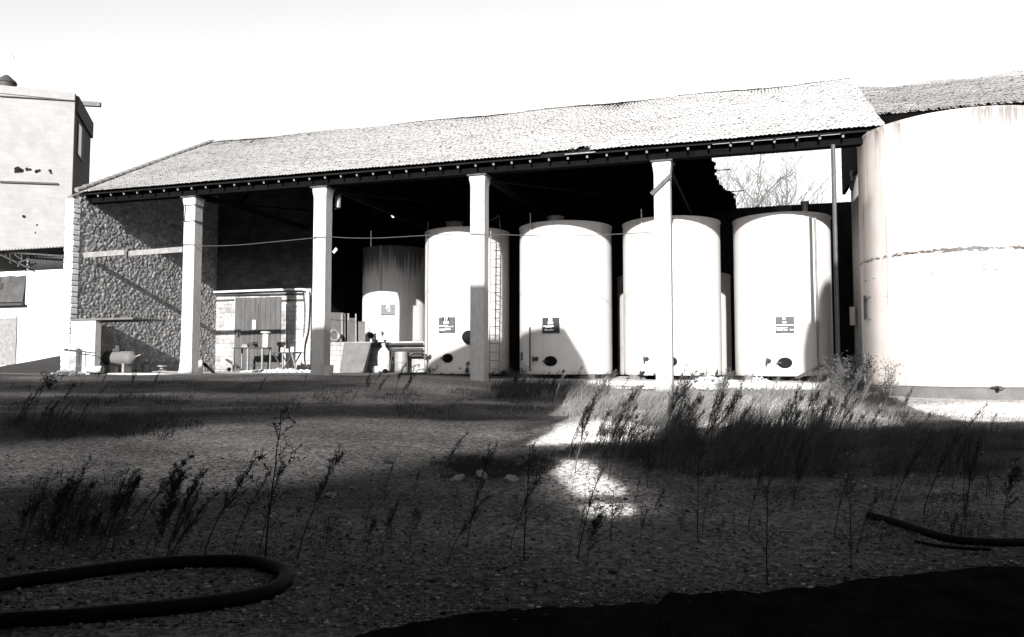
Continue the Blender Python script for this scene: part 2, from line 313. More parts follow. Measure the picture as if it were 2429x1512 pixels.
# ================================================================== GROUND
def lines(a, b, near, far, c=0.):
    out, x = [], a
    while x < b: out.append(x); x += near + (far - near) * min(1, (abs(x - c) / 60) ** 1.3)
    return out + [b]
def ground():
    ys = [-120, -60, -30, -14, -6, -2, 0] + lines(0.5, 40, .16, .9) + [44, 50, 60, 80, 120, 200, 500, 1500]
    xs = [-1500, -500, -200, -100] + lines(-60, 45, .2, 2.5, -2) + [60, 100, 200, 500, 1500]
    mb = MB(); nx = len(xs); tone = []
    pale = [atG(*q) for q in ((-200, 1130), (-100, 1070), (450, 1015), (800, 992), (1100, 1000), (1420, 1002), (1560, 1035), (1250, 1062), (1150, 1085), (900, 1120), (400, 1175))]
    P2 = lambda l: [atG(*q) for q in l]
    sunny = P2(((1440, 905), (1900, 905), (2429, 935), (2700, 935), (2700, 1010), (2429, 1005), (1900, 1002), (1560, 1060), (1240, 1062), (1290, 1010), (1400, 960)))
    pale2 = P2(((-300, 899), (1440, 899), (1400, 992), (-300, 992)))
    strip = P2(((1660, 952), (2100, 955), (2700, 950), (2700, 1006), (2429, 1003), (1700, 988)))  # sunlit strip, its brightness put into the gravel tone
    sun_wedge = P2(((1225, 1066), (1330, 1004), (1450, 998), (1560, 1010), (1540, 1046), (1440, 1056)))
    sun_patch = P2(((1290, 1100), (1380, 1085), (1500, 1170), (1530, 1225), (1400, 1240), (1310, 1150)))
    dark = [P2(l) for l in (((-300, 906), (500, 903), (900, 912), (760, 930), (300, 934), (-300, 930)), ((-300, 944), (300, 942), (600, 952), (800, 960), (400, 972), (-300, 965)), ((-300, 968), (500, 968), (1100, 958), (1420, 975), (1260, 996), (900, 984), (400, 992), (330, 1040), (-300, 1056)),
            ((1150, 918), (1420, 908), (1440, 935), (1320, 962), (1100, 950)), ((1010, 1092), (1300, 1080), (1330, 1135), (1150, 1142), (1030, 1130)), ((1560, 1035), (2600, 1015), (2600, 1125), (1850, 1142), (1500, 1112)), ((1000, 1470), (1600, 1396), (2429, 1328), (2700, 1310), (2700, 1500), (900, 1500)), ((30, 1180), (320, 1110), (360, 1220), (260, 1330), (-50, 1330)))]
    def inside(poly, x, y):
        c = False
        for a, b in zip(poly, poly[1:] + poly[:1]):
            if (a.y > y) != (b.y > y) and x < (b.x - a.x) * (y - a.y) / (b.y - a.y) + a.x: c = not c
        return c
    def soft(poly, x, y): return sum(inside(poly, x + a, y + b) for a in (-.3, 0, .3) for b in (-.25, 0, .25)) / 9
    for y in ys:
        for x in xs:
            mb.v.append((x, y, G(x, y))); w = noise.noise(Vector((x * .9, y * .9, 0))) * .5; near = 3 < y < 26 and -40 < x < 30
            v = soft(pale, x + w, y + w) if near else 0; u = max(2.3 * soft(sunny, x + w, y + w), 5.2 * soft(sun_patch, x, y), 4.5 * soft(strip, x, y), 5.5 * soft(sun_wedge, x + w * .4, y + w * .4)) if near else 0; k = max(soft(q, x + w, y + w) for q in dark) if near else 0  # u paints sunlight into the gravel tone where the sun patches fall
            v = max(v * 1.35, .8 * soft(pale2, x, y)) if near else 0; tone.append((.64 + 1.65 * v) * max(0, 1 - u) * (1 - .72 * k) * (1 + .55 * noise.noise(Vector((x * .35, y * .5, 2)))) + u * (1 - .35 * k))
    for j in range(len(ys) - 1):
        for i in range(nx - 1): k = j * nx + i; mb.f.append((k, k + 1, k + nx + 1, k + nx))
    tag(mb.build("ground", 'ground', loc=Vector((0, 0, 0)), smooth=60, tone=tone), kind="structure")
ground()
# concrete floor of the shed, front edge a low step
fl = MB(); pts = [(-26.2, 24.0, 1.31), (-12.6, 24.05, 1.29), (-12.6, 38.6, 1.29), (-26.2, 38.6, 1.31)]
fl.prism([(x, y, z - .5) for x, y, z in pts], (0, 0, .5))
fl.prism([(x, y, z - .5) for x, y, z in ((-12.58, 24.3, 1.22), (-9, 24.6, 1.14), (-8.6, 25.25, 1.12), (2.6, 25.3, 1.07), (2.6, 38.6, 1.07), (-12.58, 38.6, 1.22))], (0, 0, .5)); tag(fl.build("concrete_floor", 'slab', smooth=0), kind="structure")
kb = MB()
for x in np.arange(-9.2, 2.2, 1.9): kb.span((x, 24.72 + rnd.uniform(-.02, .02), .7), (x + 1.86, 24.95, 1.0 + rnd.uniform(-.03, .03) - .012 * (x + 9)))
tag(kb.build("kerb", 'dcon', smooth=0), kind="structure")
# near black bank of soil along the bottom right
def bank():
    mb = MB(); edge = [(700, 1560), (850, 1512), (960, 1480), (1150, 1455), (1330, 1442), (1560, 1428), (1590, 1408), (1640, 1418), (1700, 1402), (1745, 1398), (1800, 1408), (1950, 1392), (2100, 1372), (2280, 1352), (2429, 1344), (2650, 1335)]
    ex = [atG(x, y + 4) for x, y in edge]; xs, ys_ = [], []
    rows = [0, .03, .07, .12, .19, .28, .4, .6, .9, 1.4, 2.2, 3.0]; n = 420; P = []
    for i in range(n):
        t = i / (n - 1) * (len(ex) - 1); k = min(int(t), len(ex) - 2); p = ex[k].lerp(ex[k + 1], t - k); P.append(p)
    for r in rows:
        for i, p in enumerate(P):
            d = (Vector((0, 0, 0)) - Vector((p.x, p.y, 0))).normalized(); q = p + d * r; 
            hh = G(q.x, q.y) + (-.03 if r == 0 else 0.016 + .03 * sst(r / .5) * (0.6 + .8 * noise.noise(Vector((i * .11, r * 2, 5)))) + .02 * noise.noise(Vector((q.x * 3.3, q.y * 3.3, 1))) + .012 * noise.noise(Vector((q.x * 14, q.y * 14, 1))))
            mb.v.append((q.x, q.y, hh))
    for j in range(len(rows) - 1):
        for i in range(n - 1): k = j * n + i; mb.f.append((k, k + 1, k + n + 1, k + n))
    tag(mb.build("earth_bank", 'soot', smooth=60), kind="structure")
bank()

# ================================================================== BUILDINGS BEHIND THE CAMERA (they cast the shade)
YB = -4.0
def skyline():
    prof = [(-60, 9.15), (-18.6, 9.15), (-16.6, 9.45), (-11.9, 10.95), (-9.1, 11.05), (-7.9, 11.45), (-6.3, 12.25), (-3.5, 12.25), (-2.8, 11.15), (-2.4, 9.95), (-2.25, 6.8)]
    root = thing("factory_hall", "tall brick hall behind the viewer shading the yard", "building", (-20, -8, 0))
    poly = [(x, YB, h + 1.6) for x, h in prof]; poly = [(-60, YB, -.2)] + poly + [(-2.25, YB, -.2)]
    MB().prism(poly, (0, -7, 0)).build("wall", 'brickback', root, smooth=0)
    # broken wall to its right, with window openings
    root = thing("ruined_wall", "broken brick wall with gaps behind the viewer", "wall", (1, -4.2, 0))
    def inside(p, poly):
        c = False; n = len(poly)
        for i in range(n):
            (x1, y1), (x2, y2) = poly[i], poly[(i + 1) % n]
            if (y1 > p[1]) != (y2 > p[1]) and p[0] < (x2 - x1) * (p[1] - y1) / (y2 - y1) + x1: c = not c
        return c
    def back(x, y):
        p = atG(x, y); k = (p.y - YB); return (p.x + math.tan(SUN_PHI) * k, p.z + math.tan(SUN_EL) / math.cos(SUN_PHI) * k)
    holes = [[back(*q) for q in pl] for pl in ([(1245, 1058), (1335, 1008), (1470, 998), (1600, 1005), (1590, 1042), (1440, 1050)],
              [(1306, 1118), (1345, 1088), (1400, 1090), (1492, 1168), (1482, 1174), (1372, 1177)], [(1358, 1196), (1488, 1192), (1522, 1208), (1486, 1222), (1412, 1234)])]
    edge = [back(x, y) for x, y in ((1440, 1016), (1600, 1016), (1800, 1018), (2000, 1020), (2200, 1012), (2429, 1000), (2700, 985))]
    mb = MB(); st = 0.07; x = -2.25
    def top(x):
        if x <= edge[0][0]: return edge[0][1]
        for (a, b), (c, d) in zip(edge, edge[1:]):
            if a <= x <= c: return b + (d - b) * (x - a) / (c - a)
        return edge[-1][1]
    while x < 14:
        tp = top(x) + .05 * noise.noise(Vector((x * 3, 0, 0))); z = -.2; run = None
        while z <= tp:
            solid = not any(inside((x + st / 2, z + st / 2), h) for h in holes)
            if solid and run is None: run = z
            if run is not None and (not solid or z + st > tp):
                mb.span((x, YB - .12, run), (x + st, YB, z if not solid else z + st)); run = None
            z += st
        x += st
    mb.build("wall", 'brickback', root, smooth=0)
    ch = thing("chimney_stack", "stepped brick stack standing behind the viewer", "chimney", (5.4, -5, 0))
    def backp(p): k = (p.y - YB); return (p.x + math.tan(SUN_PHI) * k, YB - .2, p.z + math.tan(SUN_EL) / math.cos(SUN_PHI) * k)
    c5, q5 = edges_center(1744, 1978, TY); pr = [backp(atC(x, y, c5, TY, q5)[0]) for x, y in ((1910, 800), (1917, 757), (1941, 752), (1944, 684), (1955, 662), (1977, 664))]
    xr = pr[-1][0] - .02; c = MB(); c.prism([(pr[0][0], YB - .2, -.2), (xr, YB - .2, -.2), (xr, YB - .2, pr[-1][2])] + pr[::-1], (0, -1, 0)); c.build("shaft", 'brickback', ch, smooth=0)
    for n_, a, b, yf, zf in (("left", -32, -2.6, 4.4, 4.5), ("right", 1.7, 16, 3.1, 3.9)):  # unseen sheets added to cut skylight near the viewer, gapped for the sun
        cn = thing("yard_canopy", "flat sheet canopy over the viewer's " + n_ + " side, behind the picture", "canopy", ((a + b) / 2, -1, zf))
        MB().span((a, YB + .01, zf), (b, yf, zf + .1)).build("roof", 'darkwood', cn, smooth=0)  # the added unseen sheet that cuts skylight
skyline()

# ================================================================== OPEN SHED
X0, X1 = -25.15, 3.35; YE, ZE = 23.9, 8.24; YR, ZR = 31.8, 12.34; YK, ZK = 38.2, 8.95
WX = -25.3                                                     # inner face of the stone end wall
shed = thing("open_shed", "long open fronted shed with tiled roof on white square pillars sheltering the tanks", "shed", (-11, 24.5, 1.2))
def tile_roof(name, mat, parent, x0, x1, y0, z0, y1, z1, w=.125, c=.30, skip=None, sag=0.06, seed=1):
    rg = np.random.RandomState(seed); L = math.hypot(y1 - y0, z1 - z0); dy, dz = (y1 - y0) / L, (z1 - z0) / L
    nc = int(round((x1 - x0) / w)); nk = int(round(L / c)); c = L / nk; w = (x1 - x0) / nc
    px = [0, .18, .35, .5, .65, .82]; ph = [0, .014, .023, .026, .023, .014]
    xs = [i + p for i in range(nc) for p in px] + [nc]; hs = [h for i in range(nc) for h in ph] + [0]
    jit = rg.normal(0, .004, (nk, nc + 1)); jx = rg.normal(0, .012, (nk, nc + 1)); tn = np.clip(rg.normal(.98, .06, (nk, nc + 1)), .5, 1.2)
    tn[rg.rand(nk, nc + 1) < .02] *= .6
    mb = MB(); tone = []
    for k in range(nk):
        for e in (0, 1):
            v = (k + (e if e == 0 else 1.06)) * c
            for i, (a, h) in enumerate(zip(xs, hs)):
                ci = min(int(a), nc - 1); X = x0 + a * w + jx[k, ci]
                o = h + (.013 if e == 0 else 0.003) + jit[k, ci]
                sg = -sag * math.sin(math.pi * (X - x0) / (x1 - x0) * 5) ** 2 * (v / L) - sag * noise.noise(Vector((X * .25, v * .3, seed)))
                mb.v.append((X, y0 + dy * v - dz * o, z0 + dz * v + dy * o + sg)); tone.append(tn[k, ci])
    nx = len(xs)
    for k in range(nk):
        for i in range(nx - 1):
            ci = int(xs[i])
            if skip and skip(x0 + (ci + .5) * w, k, nk, rg): continue
            a = (2 * k) * nx + i; mb.f.append((a, a + 1, a + nx + 1, a + nx))
    return mb.build(name, mat, parent, smooth=50, tone=tone)
xa, xb = atY(1278, 360, YE).x, atY(1402, 350, YE).x
def skipf(x, k, nk, rg):
    if k == 0 and xa < x < xb: return True
    if k == 1 and xa + .9 < x < xb - .1 and rg.rand() < .6: return True
    return (k > nk - 4 and x < -19 and rg.rand() < .12) or rg.rand() < .0015
roof = tile_roof("roof", 'tile', shed, X0, X1, YE, ZE, YR, ZR, skip=skipf)
rb = MB(); nrm = Vector((0, -(ZR - ZE), YR - YE)).normalized()
rb.prism([(X0 + .05, YE + .12, ZE + .01 - .05), (X0 + .05, YR, ZR - .06), (X0 + .05, YR, ZR - .10), (X0 + .05, YE + .14, ZE - .08)], (X1 - X0 - .1, 0, 0)); rb.build("roof_boards", 'darkwood', shed, smooth=0)
rc = MB()
for i in range(72):
    x = X0 + .02 + i * .394; j = rnd.uniform(-.012, .012)
    prof = [(YR + .17 * math.cos(a), ZR - .02 + j - .06 * math.sin(math.pi * (x - X0) / (X1 - X0) * 5) ** 2 + .10 * math.sin(a)) for a in (0, .6, 1.2, 1.9, 2.5, 3.14)]
    rc.prism([(x, y, z) for y, z in prof], (.4, 0, 0))
rc.build("ridge_cap", 'tile', shed, tone=[.9] * len(rc.v))
vg = MB()
for i in range(22):
    t0, t1 = i / 22, (i + 1.04) / 22; a = Vector((X0 + .02, YE, ZE + .1)).lerp(Vector((X0 + .02, YR, ZR + .1)), t0); b = Vector((X0 + .02, YE, ZE + .06)).lerp(Vector((X0 + .02, YR, ZR + .06)), t1)
    vg.tube([a, b], [.1, .085], 8)
vg.build("verge_tiles", 'tile', shed, tone=[.8] * len(vg.v))
slope = (ZR - ZE) / (YR - YE)
for i in range(46):                                            # rafters, their sawn ends show under the eave
    x = X0 + .35 + i * .615
    p = Vector((x, YE + .10, ZE + .10 * slope - .22)); q = Vector((x, YR - .05, ZR - .05 * slope - .20))
    ro = MB().beam(p, q, .06, .07).build("rafter", 'tar', shed, smooth=0); ro.data.materials.append(M['palewood'])
    for f_ in ro.data.polygons:
        if f_.normal.y < -.7: f_.material_index = 1
MB().span((X0 + .2, 24.3, 7.89), (X1 - .1, 24.62, 8.22)).build("eave_beam", 'tar', shed, smooth=0)
# remains of a white batten where eave tiles are missing
pa, pb = atY(1340, 367, YE + .05), atY(1412, 361, YE + .05)
MB().beam(pa, pb, .03, .035).build("batten", 'palewood', shed, smooth=0)
# back slope, ragged where it has fallen in on the right
def back_slope():
    mb = MB(); d = .24; ns = int((X1 - X0) / d); L = math.hypot(YK - YR, ZK - ZR); nk = int(L / .3)
    def onback(x, y):
        a = (ZK - ZR) / (YK - YR); r = ray(x, y); t = (ZR - a * YR - EYE.z) / (r.z - a * r.y); return EYE + r * t
    rag = [onback(*q) for q in ((1688, 338), (1692, 380), (1703, 420), (1716, 440), (1735, 447), (1745, 470), (1748, 500))]
    def bx(Y):
        if Y <= rag[0].y: return rag[0].x
        for a, b in zip(rag, rag[1:]):
            if a.y <= Y <= b.y: return a.x + (b.x - a.x) * (Y - a.y) / max(1e-4, b.y - a.y)
        return rag[-1].x
    for (x, y, w, h) in []: pass
    hol = [(onback(x, y), w, e) for x, y, w, e in ((834, 551, .26, .17), (815, 551, .1, .15), (961, 545, .16, .14), (908, 545, .06, .05), (917, 553, .07, .07), (944, 552, .07, .06), (953, 555, .05, .05), (885, 545, .04, .04), (931, 508, .07, .06), (982, 546, .05, .05), (1004, 538, .06, .06), (1018, 535, .05, .04), (1738, 505, .05, .05))]
    ny = 110; nxx = int((X1 - X0) / .075); idx = {}
    def vert(i, j):
        if (i, j) not in idx:
            Y = YR + (YK - YR) * j / ny; idx[i, j] = len(mb.v); mb.v.append((X0 + i * .075, Y, ZR - .1 + (ZK - ZR) * j / ny))
        return idx[i, j]
    for j in range(ny):
        Y = YR + (YK - YR) * (j + .5) / ny; Z = ZR + (ZK - ZR) * (j + .5) / ny; lim = bx(Y) + .22 * noise.noise(Vector((Y * 3.1, 2, 2))) + .1 * noise.noise(Vector((int(Y * 4) * 1.7, 9, 2)))
        i = 0; st = 0
        while i < nxx:
            X = X0 + (i + .5) * .075
            if X > lim: break
            if not any(abs(X - h.x) < w and abs(Y - h.y) < e * 2 for h, w, e in hol): mb.f.append((vert(i, j), vert(i + 1, j), vert(i + 1, j + 1), vert(i, j + 1)))
            i += 1
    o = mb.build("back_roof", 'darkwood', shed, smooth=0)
    so_ = o.modifiers.new("thickness", 'SOLIDIFY'); so_.thickness = .05
    for i in range(26):
        x = X0 + .4 + i * .9
        if x < -2.2: MB().beam((x, YR + .05, ZR - .24), (x, YK, ZK - .2), .08, .12).build("back_rafter", 'darkwood', shed, smooth=0)
    for x, y in ((1705, 358), (1706, 401), (1728, 452)):        # broken battens poking out
        p = onback(x, y); MB().beam(p + Vector((-.9, 0, -.06)), p + Vector((rnd.uniform(.3, .75), 0, -.06)), .04, .04).build("broken_batten", 'darkwood', shed, smooth=0)
back_slope()
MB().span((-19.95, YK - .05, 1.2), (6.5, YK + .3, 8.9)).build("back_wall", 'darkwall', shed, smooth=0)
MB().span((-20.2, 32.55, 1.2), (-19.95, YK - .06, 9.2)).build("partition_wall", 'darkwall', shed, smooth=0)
MB().prism([(3.02, 24.7, 7.9), (3.02, YR, 12.0), (3.02, 33.0, 11.3), (3.02, 33.0, 8.2)], (.12, 0, 0)).build("gable_boards", 'darkwood', shed, smooth=0)

# rubble end wall with real relief
def stone_field(x0, x1, z0, z1, step, cw, ch, seed, depth=.075):
    rg = np.random.RandomState(seed); nu, nv = int((x1 - x0) / step) + 1, int((z1 - z0) / step) + 1
    gu, gv = int((x1 - x0) / cw) + 4, int((z1 - z0) / ch) + 4
    su = (np.arange(gu)[None, :] - 1.5 + rg.uniform(-.42, .42, (gv, gu)) + .5 * (np.arange(gv)[:, None] % 2)) * cw
    sv = (np.arange(gv)[:, None] - 1.5 + rg.uniform(-.36, .36, (gv, gu))) * ch
    wt = rg.uniform(.68, 1.45, (gv, gu)); hgt = rg.uniform(-.007, .009, (gv, gu)); tn = np.clip(rg.normal(.31, .055, (gv, gu)), .17, .46)
    U, V = np.meshgrid(np.linspace(0, x1 - x0, nu), np.linspace(0, z1 - z0, nv))
    iu, iv = (U / cw + 1.5).astype(int), (V / ch + 1.5).astype(int)
    d1 = np.full(U.shape, 9.); d2 = np.full(U.shape, 9.); H = np.zeros(U.shape); T = np.zeros(U.shape)
    for a in (-2, -1, 0, 1, 2):
        for b in (-1, 0, 1, 2):
            ju, jv = np.clip(iu + a, 0, gu - 1), np.clip(iv + b, 0, gv - 1)
            d = np.hypot((U - su[jv, ju]) / 1.5, V - sv[jv, ju]) * wt[jv, ju]; nb = d < d1
            d2 = np.where(nb, d1, np.minimum(d2, d)); H = np.where(nb, hgt[jv, ju], H); T = np.where(nb, tn[jv, ju], T); d1 = np.where(nb, d, d1)
    e = np.clip((d2 - d1) / .045, 0, 1); e = e * e * (3 - 2 * e)
    return U + x0, V + z0, (depth + H) * e + (.004 * rg.normal(0, 1, U.shape)) * e, T * (.6 + .4 * e)
def end_wall():
    Y0, Y1 = 23.95, 32.3; U, V, H, T = stone_field(Y0, Y1, 1.1, 12.0, .042, .215, .135, 4, .016)
    mb = MB(); nv, nu = U.shape; keep = lambda y, z: z < min(ZE + (y - YE) * slope - .12, 12)
    sk = lambda y: WX + .16
    mb.v = [(sk(U[j, i]) - .03 + H[j, i], U[j, i], V[j, i]) for j in range(nv) for i in range(nu)]
    for j in range(nv - 1):
        for i in range(nu - 1):
            if keep(U[j, i], V[j, i]): k = j * nu + i; mb.f.append((k, k + 1, k + nu + 1, k + nu))
    w = MB().prism([(WX - .34, 23.98, 1.0), (WX - .34, 23.98, ZE - .1), (WX - .34, YR, ZR - .12), (WX - .34, YK, ZK - .1), (WX - .34, YK, 1.0)], (.26, 0, 0)).build("end_wall", 'dcon', shed, smooth=0)
    mb.build("stone_facing", 'rubble', w, smooth=60, tone=list(T.flatten()))
    q = MB(); z = 1.1; i = 0; tone = []
    while z < ZE - .25:
        h = rnd.uniform(.15, .26); dx = rnd.uniform(-.02, .03); n0 = len(q.v)
        q.span((WX - .24 - dx, 23.82 - rnd.uniform(0, .03), z), (WX + .165 + rnd.uniform(-.02, .006), 24.15, z + h - .022)); tone += [rnd.uniform(.42, .6)] * (len(q.v) - n0)
        z += h; i += 1
    o = q.build("pier", 'rubble', shed, smooth=0, tone=tone); b = o.modifiers.new("worn_edges", 'BEVEL'); b.width = .025; b.segments = 2
end_wall()

# inner whitewashed wall with plank door, lintel and pipes
YI = 32.3
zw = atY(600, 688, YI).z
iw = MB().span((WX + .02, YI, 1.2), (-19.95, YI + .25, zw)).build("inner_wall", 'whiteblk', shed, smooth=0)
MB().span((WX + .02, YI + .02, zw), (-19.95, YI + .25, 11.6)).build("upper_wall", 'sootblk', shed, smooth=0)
xl, xr = atY(558, 790, YI).x, atY(667, 790, YI).x; zt = atY(610, 706, YI).z; zb = 1.29
door = MB()
nb = 9
for i in range(nb):
    a = xl + (xr - xl) * i / nb; door.span((a + .006, YI - .05 - rnd.uniform(0, .008), zb), (a + (xr - xl) / nb - .006, YI - .012, zt - rnd.uniform(0, .02)))
dr = door.build("door", 'wood', shed, smooth=0)
MB().span(((xl + xr) / 2 - .04, YI - .09, zb + .25), ((xl + xr) / 2 + .04, YI - .06, zt - .3)).build("cover_strip", 'wood', dr, smooth=0)
pz = atY(605, 770, YI)
MB().span((pz.x - .1, YI - .07, pz.z - .22), (pz.x + .06, YI - .062, pz.z + .2)).build("torn_notice", 'letter', dr, smooth=0)
for a, b in ((508, 556), (668, 722)):
    p, q = atY(a, 713, YI), atY(b, 711, YI); MB().span((p.x, YI - .06, p.z - .05), (q.x, YI - .005, p.z + .03)).build("lintel", 'rust', shed, smooth=0)
def arc(pts, k=6):
    out = []; n = len(pts)
    for i in range(n - 1):
        p0, p1, p2, p3 = pts[max(i - 1, 0)], pts[i], pts[i + 1], pts[min(i + 2, n - 1)]
        for j in range(k):
            t = j / k; out.append(.5 * ((2 * p1) + (p2 - p0) * t + (2 * p0 - 5 * p1 + 4 * p2 - p3) * t * t + (3 * p1 - p0 - 3 * p2 + p3) * t ** 3))
    return out + [pts[-1]]
def pxs(l, Y): return [atY(x, y, Y) for x, y in l]
MB().tube(arc(pxs([(500, 694), (600, 690), (700, 687), (722, 688), (730, 694), (731, 720), (728, 780), (720, 815), (718, 850), (722, 866), (735, 872)], YI - .18)), .055, 8).build("wall_pipe", 'white', shed)
MB().tube(arc(pxs([(500, 701), (720, 697)], YI - .1)), .04, 6).build("wall_pipe", 'rust', shed)
MB().tube(arc(pxs([(718, 690), (722, 730), (720, 800), (716, 862)], YI - .1)), .02, 6).build("wall_cable", 'rust', shed)
MB().tube(arc(pxs([(679, 722), (680, 860)], YI - .03)), .018, 6).build("wall_cable", 'rust', shed)

# square pillars
PW = .49
def pillar(sx, zbot, straps, flare):
    Yc = 24.5; mb = MB(); zs = [zbot, zbot + .12, zbot + .3, zbot + .6]; zs += list(np.linspace(zbot + 1, 7.4, 12)) + [7.5, 7.62, 7.72, 7.80]
    k0 = len(mb.v); ring = []; n = 0
    for z in zs:
        f = 1 + flare * max(0, 1 - (z - zbot) / .9) ** 2 + .16 * sst((z - 7.45) / .3)
        h = PW / 2 * f; c = h - .035; pr = []
        for (ax, ay) in ((-c, -h), (0, -h), (c, -h), (h, -c), (h, 0), (h, c), (c, h), (0, h), (-c, h), (-h, c), (-h, 0), (-h, -c)):
            q = .012 * noise.noise(Vector((ax * 6 + sx * 3, ay * 6, z * 2.2))); pr.append((sx + ax * (1 + q), Yc + ay * (1 + q * 2), z))
        mb.v += pr; n = len(pr)
    for i in range(len(zs) - 1):
        for j in range(n): mb.f.append((i * n + j, i * n + (j + 1) % n, (i + 1) * n + (j + 1) % n, (i + 1) * n + j))
    mb.f.append(tuple((len(zs) - 1) * n + j for j in range(n)))
    o = mb.build("pillar", 'pillar', shed, smooth=40)
    c = MB().span((sx - .33, Yc - .33, 7.80), (sx + .33, Yc + .33, 7.85)); c.span((sx - .12, Yc - .2, 7.85), (sx + .1, Yc + .1, 7.93)); c.build("cap_plate", 'rust', o, smooth=0)
    for z in straps:
        s = MB()
        for a, b in (((-1, -1), (1, -1)), ((1, -1), (1, 1)), ((1, 1), (-1, 1)), ((-1, 1), (-1, -1))):
            h = PW / 2 + .015; s.beam((sx + a[0] * h, Yc + a[1] * h, z), (sx + b[0] * h, Yc + b[1] * h, z), .02, .03)
        s.build("strap", 'rust', o, smooth=0)
    return o
PX = [atY(444.5, 650, 24.25).x, atY(755, 650, 24.25).x, atY(1131, 650, 24.25).x, atY(1572, 650, 24.25).x]
zst = [atY(450, 487, 24.25).z, atY(447, 525, 24.25).z]
P = [pillar(PX[0], 1.2, zst, .28), pillar(PX[1], 1.15, [], .1), pillar(PX[2], .82, [], .0), pillar(PX[3], .70, [], .0)]
s = MB(); s.tube([atY(440, 487, 24.22), atY(437, 525, 24.22)], .012, 6); s.build("bar", 'rust', P[0])
p, q = atY(1545, 461, 24.18), atY(1591, 416, 24.18); MB().beam(p, q, .035, .12).build("brace", 'wood', P[3], smooth=0)
# cross beam in the left bay, two lengths and a hanger
cb = MB(); za = atY(200, 605, 24.3).z
for a, b in (((200, 606), (296, 599)), ((306, 602), (434, 592))):
    p, q = atY(*a, 24.3), atY(*b, 24.3); cb.beam(p, q, .06, .2)
ob = cb.build("cross_beam", 'palewood', shed, smooth=0)
p = atY(300, 602, 24.27); MB().prism([(p.x - .12, p.y - .05, p.z + .16), (p.x + .14, p.y - .05, p.z + .18), (p.x + .05, p.y - .05, p.z + .02), (p.x + .05, p.y - .05, p.z - .18), (p.x - .03, p.y - .05, p.z - .18), (p.x - .03, p.y - .05, p.z)], (0, .1, 0)).build("hanger", 'wood', ob, smooth=0)
# steel post before the right-hand tank
p = atY(1982, 600, 24.2); MB().tube([(p.x, 24.2, .8), (p.x, 24.2, 7.9)], .062, 10).build("steel_post", 'darksteel', shed)
# roof timbers dimly seen
for i, x in enumerate(PX):
    MB().beam((x, 24.5, 7.98), (x, YK - .1, 7.98), .16, .2).build("tie_beam", 'darkwood', shed, smooth=0)
    MB().beam((x, 27.2, 8.1), (x, 30.6, 11.4), .1, .12).build("strut", 'darkwood', shed, smooth=0)
    if i < 3: MB().beam((x + .2, 24.7, 7.75), (x + 3.4, 29.0, 7.9), .05, .06).build("tie_beam", 'darkwood', shed, smooth=0)
for (y, z) in ((26.6, 9.2), (29.2, 10.5)): MB().beam((X0 + .3, y, z), (X1 - .3, y, z), .14, .16).build("purlin", 'darkwood', shed, smooth=0)
for (y, z) in ((34.0, 10.75), (36.2, 9.6)): MB().beam((X0 + .3, y, z), (-2.4, y, z), .14, .16).build("purlin", 'darkwood', shed, smooth=0)

# cable slung from pillar to pillar
cab = MB(); L = [(430, 580), (478, 581), (484, 584), (560, 582), (650, 574), (742, 565), (747, 562), (793, 563), (830, 565), (900, 565), (1010, 559), (1113, 555), (1162, 556), (1250, 559), (1340, 560), (1460, 556), (1550, 551)]
cab.tube(arc(pxs(L, 24.19), 4), .013, 6); tag(cab.build("slung_cable", 'darksteel'), "sagging grey cable slung along the pillars in front of the tank tops", "cable")

# ================================================================== TANKS
def tank(name, label, cx, cy, r, zb, zt, mat, cone=.12, group=None):
    root = thing(name, label, "tank", (cx, cy, zb), group)
    prof = [(r - .02, 0), (r, .03)] + [(r + (.002 if i % 2 else 0), z) for i, z in enumerate(np.linspace(.2, zt - zb - .1, 9))] + [(r + .025, zt - zb - .05), (r + .025, zt - zb), (r - .05, zt - zb + .02), (.25, zt - zb + cone)]
    MB().lathe(prof, (cx, cy, zb), 72).build("shell", mat, root, smooth=40); return root
def hatch(root, c, r, h, mat='steel'):
    o = MB().lathe([(r, 0), (r, h - .05), (r + .03, h - .05), (r + .03, h)], c, 24).build("hatch", mat, root); return o
def saddle(root, cx, cy, r, zb, zg):
    for dx in (-.62 * r, .62 * r): MB().span((cx + dx - .28, cy - r * .72, zg), (cx + dx + .28, cy + r * .7, zb + .02)).build("saddle", 'dcon', root, smooth=0)
    MB().lathe([(r * .6, 0), (r * .6, zb - zg)], (cx, cy, zg), 24).build("base", 'darkwall', root)
def manhole(root, px, py, cx, cy, r, rx, ry, mat='black', name="manhole"):
    p, n = atC(px, py, cx, cy, r); o = MB().disc(p - n * .03, n, rx, .10, 24, ry=ry).build(name, mat, root)
    sx = Vector((0, 0, 1)).cross(n); MB().beam(p + n * .1 - sx * rx * 1.25, p + n * .1 - sx * rx * .5, .04, .05).build("handle", 'rust', o, smooth=0)
    MB().disc(p - n * .03, n, rx * 1.12, .05, 24, ry=ry * 1.12).build("collar", 'rust', o)
    return o
def valve(root, px, py, cx, cy, r, s=.09, mat='rust'):
    p, n = atC(px, py, cx, cy, r); mb = MB().disc(p - n * .02, n, s, .05, 14); mb.tube([p, p + n * .22], s * .5, 8); mb.tube([p + n * .2 + Vector((0, 0, s * 1.2)), p + n * .2 - Vector((0, 0, s * 1.3))], s * .4, 8)
    mb.build("valve", mat, root)
